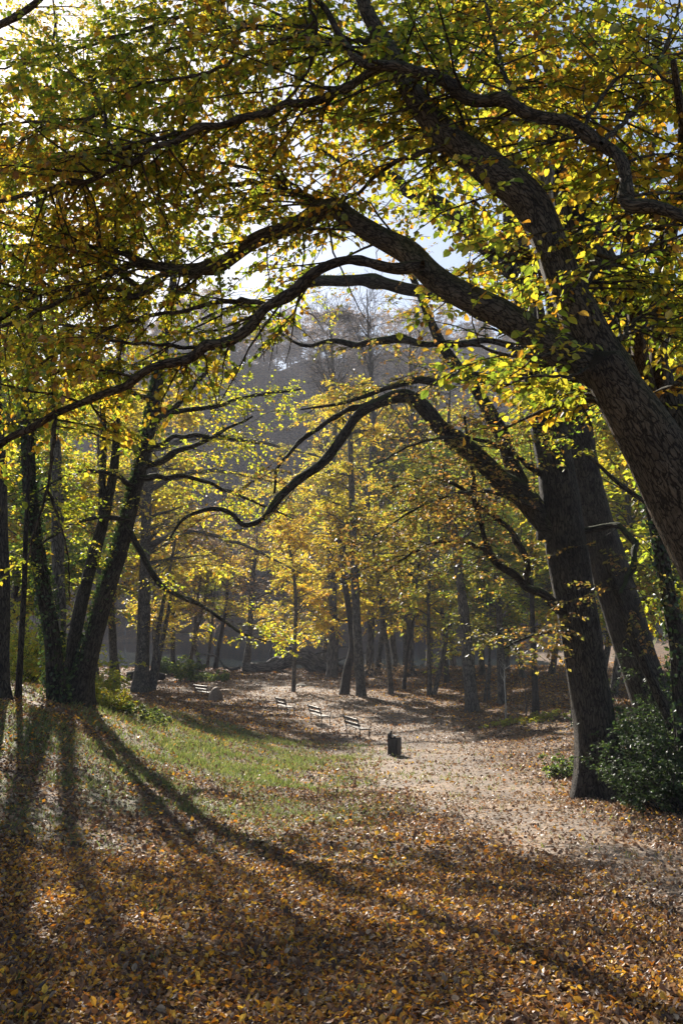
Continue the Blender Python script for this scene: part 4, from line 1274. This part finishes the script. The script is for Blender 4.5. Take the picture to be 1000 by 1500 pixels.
shrub('bough_brush', 'tangle of dry brush on the shore behind the slender beech', hit(560, 992), 1.5, 2.5, 114, 'brown', 50, 4, .1, category='brushwood', wide=2)

# ---- ivy on the stout leaning trunk and on the ivy-wrapped tree
for lab, key, z1, n_, sidex, rf in (('green ivy climbing the left side of the stout leaning trunk', 'stout trunk leaning right on the left bank, ivy up its left side', .42, 1500, -.8, 1.1),
                                    ('thick ivy wrapping the trunk that leans left on the bank', 'ivy-wrapped tree leaning left on the bank beside the stout leaning trunk', .75, 3200, 0, 1.25),
                                    ('ivy on the slim tree at the far right edge', 'slim ivy-speckled tree at the far right edge, leaning left', .8, 1500, 0, 1.2)):
    rg = np.random.default_rng(int(z1 * 100))
    root_t, q = TREES[key]
    iv = empty('climbing_ivy', root_t.location, lab, 'ivy')
    t = rg.random(n_) * z1
    f = t * (len(q) - 1); i = f.astype(int); w = (f - i)[:, None]
    c = q[i] * (1 - w) + q[i + 1] * w
    th = rg.uniform(0, 6.28, n_) if sidex == 0 else rg.normal(math.pi * 1.08, .55, n_)
    o3 = np.stack([np.cos(th), np.sin(th), 0 * th], -1)
    pos = c[:, :3] + o3 * (c[:, 3:] * rf + rg.uniform(0, .05, (n_, 1))) - np.array(root_t.location)
    ax = nrm(o3 * .5 + np.array([0, 0, -.7]) + rg.normal(0, .5, (n_, 3)))
    nn = nrm(np.cross(ax, np.cross(o3 + rg.normal(0, .4, (n_, 3)), ax)))
    put(bpy.data.objects.new('foliage', leaf_mesh('foliage', pos, ax, nn, .075 * rg.uniform(.6, 1.3, n_), colours(rg, pos, 'ivy'), M_IVY, True, 1.6)), iv, kind='stuff')
    tb = Tubes()
    for s_ in range(4):
        ph = 3.3 + s_ * .3 if sidex else s_ * 1.6
        m_ = int(z1 * (len(q) - 1))
        cc = q[:m_]
        wv = ph + .25 * np.sin(np.arange(m_) * .7 + s_)
        tb.add(cc[:, :3] + np.stack([np.cos(wv), np.sin(wv), 0 * wv], -1) * cc[:, 3:] * 1.04 - np.array(root_t.location), np.full(m_, .012), 5)
    tb.build('stem', M_OAKT, iv, kind='stuff')

# ---- staked saplings
for px, py, h, lab in ((740, 1061, 2.6, 'pale thin sapling with bare twigs, leftmost of three beside the path'), (770, 1056, 2.0, 'thin dark stake-like sapling in the middle of three beside the path'),
                       (836, 1064, 2.3, 'thin sapling just left of the massive oak trunk')):
    b = hit(px, py)
    rt = empty('sapling', b, lab, 'sapling', 'saplings beside the path')
    rg = np.random.default_rng(px)
    rows = np.array([(0, 0, -.05, .028), (.02, 0, h * .4, .024), (-.01, .02, h * .75, .018), (.03, 0, h, .008)])
    _, q = tube('trunk', rows, M_STONE if px == 740 else M_BEECH, rt, np.zeros(3), 6, .05, 1, 16)
    A, RA = spawn(rg, q[None, :, :3], q[None, :, 3], 10, .55, 1, 35, .7, 5, .6, 0, 0, .1, .3, .3, .004)
    tb = Tubes(); tb.add(A, RA, 4); tb.build('crown', M_STONE if px == 740 else M_BEECH, rt, kind='stuff')

# =================================================================== LEAF LITTER AND GRASS
rng = np.random.default_rng(77)
LIT = {'brown': np.array([(.09, .048, .027), (.145, .077, .041), (.19, .108, .058), (.24, .165, .105), (.33, .26, .19), (.05, .03, .02)]),
       'orange': np.array([(.48, .22, .024), (.54, .29, .028), (.40, .15, .019), (.58, .37, .045), (.36, .22, .045)])}
Ps, Ls, Cs = [], [], []
for y0, y1, dens, sz in ((3.6, 6.5, 2800, .039), (6.5, 10, 1800, .042), (10, 18, 520, .057), (18, 34, 120, .080), (34, 60, 70, .105), (60, 95, 22, .15)):
    area = .46 * (y1 ** 2 - y0 ** 2)
    N = int(area * dens)
    y = np.sqrt(rng.uniform(y0 ** 2, y1 ** 2, N))
    x = rng.uniform(-.46, .46, N) * y
    pmk = path_mask(x, y)
    gmk = grass_mask(x, y)
    keepm = rng.random(N) > np.maximum(pmk * (.68 if y1 < 40 else .35), gmk * .5)
    x, y, pmk = x[keepm], y[keepm], pmk[keepm]
    px, py, _ = project(np.stack([x, y, G(x, y)], -1))
    # how much fresh orange fall lies here
    fo = .12 + .30 * sm((py - 1180) / 90) * (1 - .65 * sm((px - 560) / 330)) + .10 * wob(x, y, .9) + .22 * np.exp(-((py - 1060) / 30) ** 2) * (px < 480) + .16 * (y > 40) * (px > 560)
    fo = fo * (1 - .75 * pmk)
    isO = rng.random(len(x)) < fo
    c = LIT['brown'][rng.choice(6, len(x), p=[.24, .24, .2, .14, .08, .10])]
    onp = (rng.random(len(x)) < .6 * pmk)
    c[onp] = LIT['brown'][rng.choice([2, 3, 4], onp.sum())] * 1.2
    c[isO] = LIT['orange'][rng.choice(5, isO.sum())]
    c = c * rng.uniform(.6, 1.3, (len(x), 1))
    Ps.append(np.stack([x, y, G(x, y) + rng.uniform(.006, .045, len(x))], -1))
    Ls.append(sz * np.clip(np.exp(rng.normal(-.08, .34, len(x))), .4, 1.45))
    Cs.append(c)
lp, lL, lcx = np.vstack(Ps), np.concatenate(Ls), np.vstack(Cs)
N = len(lp)
a = rng.uniform(0, 6.28, N)
nnv = nrm(np.stack([rng.normal(0, .75, N), rng.normal(0, .75, N), np.ones(N)], -1))
axv = nrm(np.cross(nnv, np.stack([np.cos(a), np.sin(a), np.zeros(N)], -1)))
nq = nrm(np.cross(axv, np.cross(nnv, axv)))
curl = rng.random(N) < .3
nq[curl] *= -1
qx, qy, qf = project(lp)
bigl = lL / qf * ((qx > 0) & (qx < 1000) & (qy > 0) & (qy < 1495))
solo = np.argsort(-bigl)[:300]
rest = np.ones(N, bool); rest[solo] = False
print('litter', N)
solo_leaves('fallen_leaf', lp[solo], axv[solo], nq[solo], lL[solo], lcx[solo], M_LITTER, ground, np.zeros(3))
near = rest & (lp[:, 1] < 7.5)
far = rest & ~near
lit = put(bpy.data.objects.new('fallen_leaves', leaf_mesh('fallen_leaves', lp[near], axv[near], nq[near], lL[near], lcx[near], M_LITTER, False, .82)), ground, kind='stuff')
lit2 = put(bpy.data.objects.new('leaf_scatter', leaf_mesh('leaf_scatter', lp[far], axv[far], nq[far], lL[far], lcx[far], M_LITTER, True)), ground, kind='stuff')

# grass blades on the left slope and a few tufts in the litter
y = np.sqrt(rng.uniform(7 ** 2, 34 ** 2, 260000))
x = rng.uniform(-.46, .46, len(y)) * y
gmk = grass_mask(x, y)
s = rng.random(len(y)) < np.clip(gmk * .9 * (.35 + .65 * (wob(x, y, 2.3) > -.1)), 0, 1) * np.clip(22 / y, .5, 1)
x, y = x[s], y[s]
tx, ty = rng.uniform(-.42, .42, 40), np.sqrt(rng.uniform(4.8 ** 2, 11 ** 2, 40))
tx = tx * ty
x = np.concatenate([x, (tx[:, None] + rng.normal(0, .05, (40, 14))).ravel()])
y = np.concatenate([y, (ty[:, None] + rng.normal(0, .05, (40, 14))).ravel()])
N = len(x)
print('blades', N)
h = rng.uniform(.05, .12, N) * np.clip(y / 14, .8, 1.6)
wv = h * .10 + .004
a = rng.uniform(0, 6.28, N)
b0 = np.stack([x, y, G(x, y) - .005], -1)
sd = np.stack([np.cos(a), np.sin(a), 0 * a], -1)
ln = np.stack([rng.normal(0, .45, N), rng.normal(0, .45, N), np.ones(N)], -1)
v = np.stack([b0 - sd * wv[:, None] * .5, b0 + sd * wv[:, None] * .5, b0 + ln * h[:, None] * .6 + sd * wv[:, None] * .35, b0 + ln * h[:, None] + np.array([0, 0, -.1]) * h[:, None]], 1)
gc = np.array([(.07, .105, .024), (.10, .14, .028), (.14, .18, .04), (.18, .18, .06)])[rng.integers(0, 4, N)] * rng.uniform(.8, 1.2, (N, 1))
gcol = np.repeat(np.concatenate([gc, np.ones((N, 1))], 1), 4, axis=0)
gme2 = mesh_np('grass', v.reshape(-1, 3), np.arange(N * 4).reshape(-1, 4), 4, [M_GRASS], {'leaf_color': ('FLOAT_COLOR', gcol)}, smooth=False)
put(bpy.data.objects.new('grass', gme2), None, kind='stuff', label='patches of short green grass on the left slope', category='grass')

# =================================================================== HAZE
m, n, l, out = newmat('haze')
pv = n.new('ShaderNodeVolumePrincipled')
pv.inputs['Color'].default_value = (.86, .88, 1.0, 1)
pv.inputs['Density'].default_value = 0.00052
pv.inputs['Anisotropy'].default_value = .1
l.new(pv.outputs[0], out.inputs['Volume'])
hb = []
box(hb, (0, 166, 62), (560, 410, 140))
hz = boxes('haze', hb, m, None, 0, kind='stuff', label='thin pale autumn haze hanging in the air')
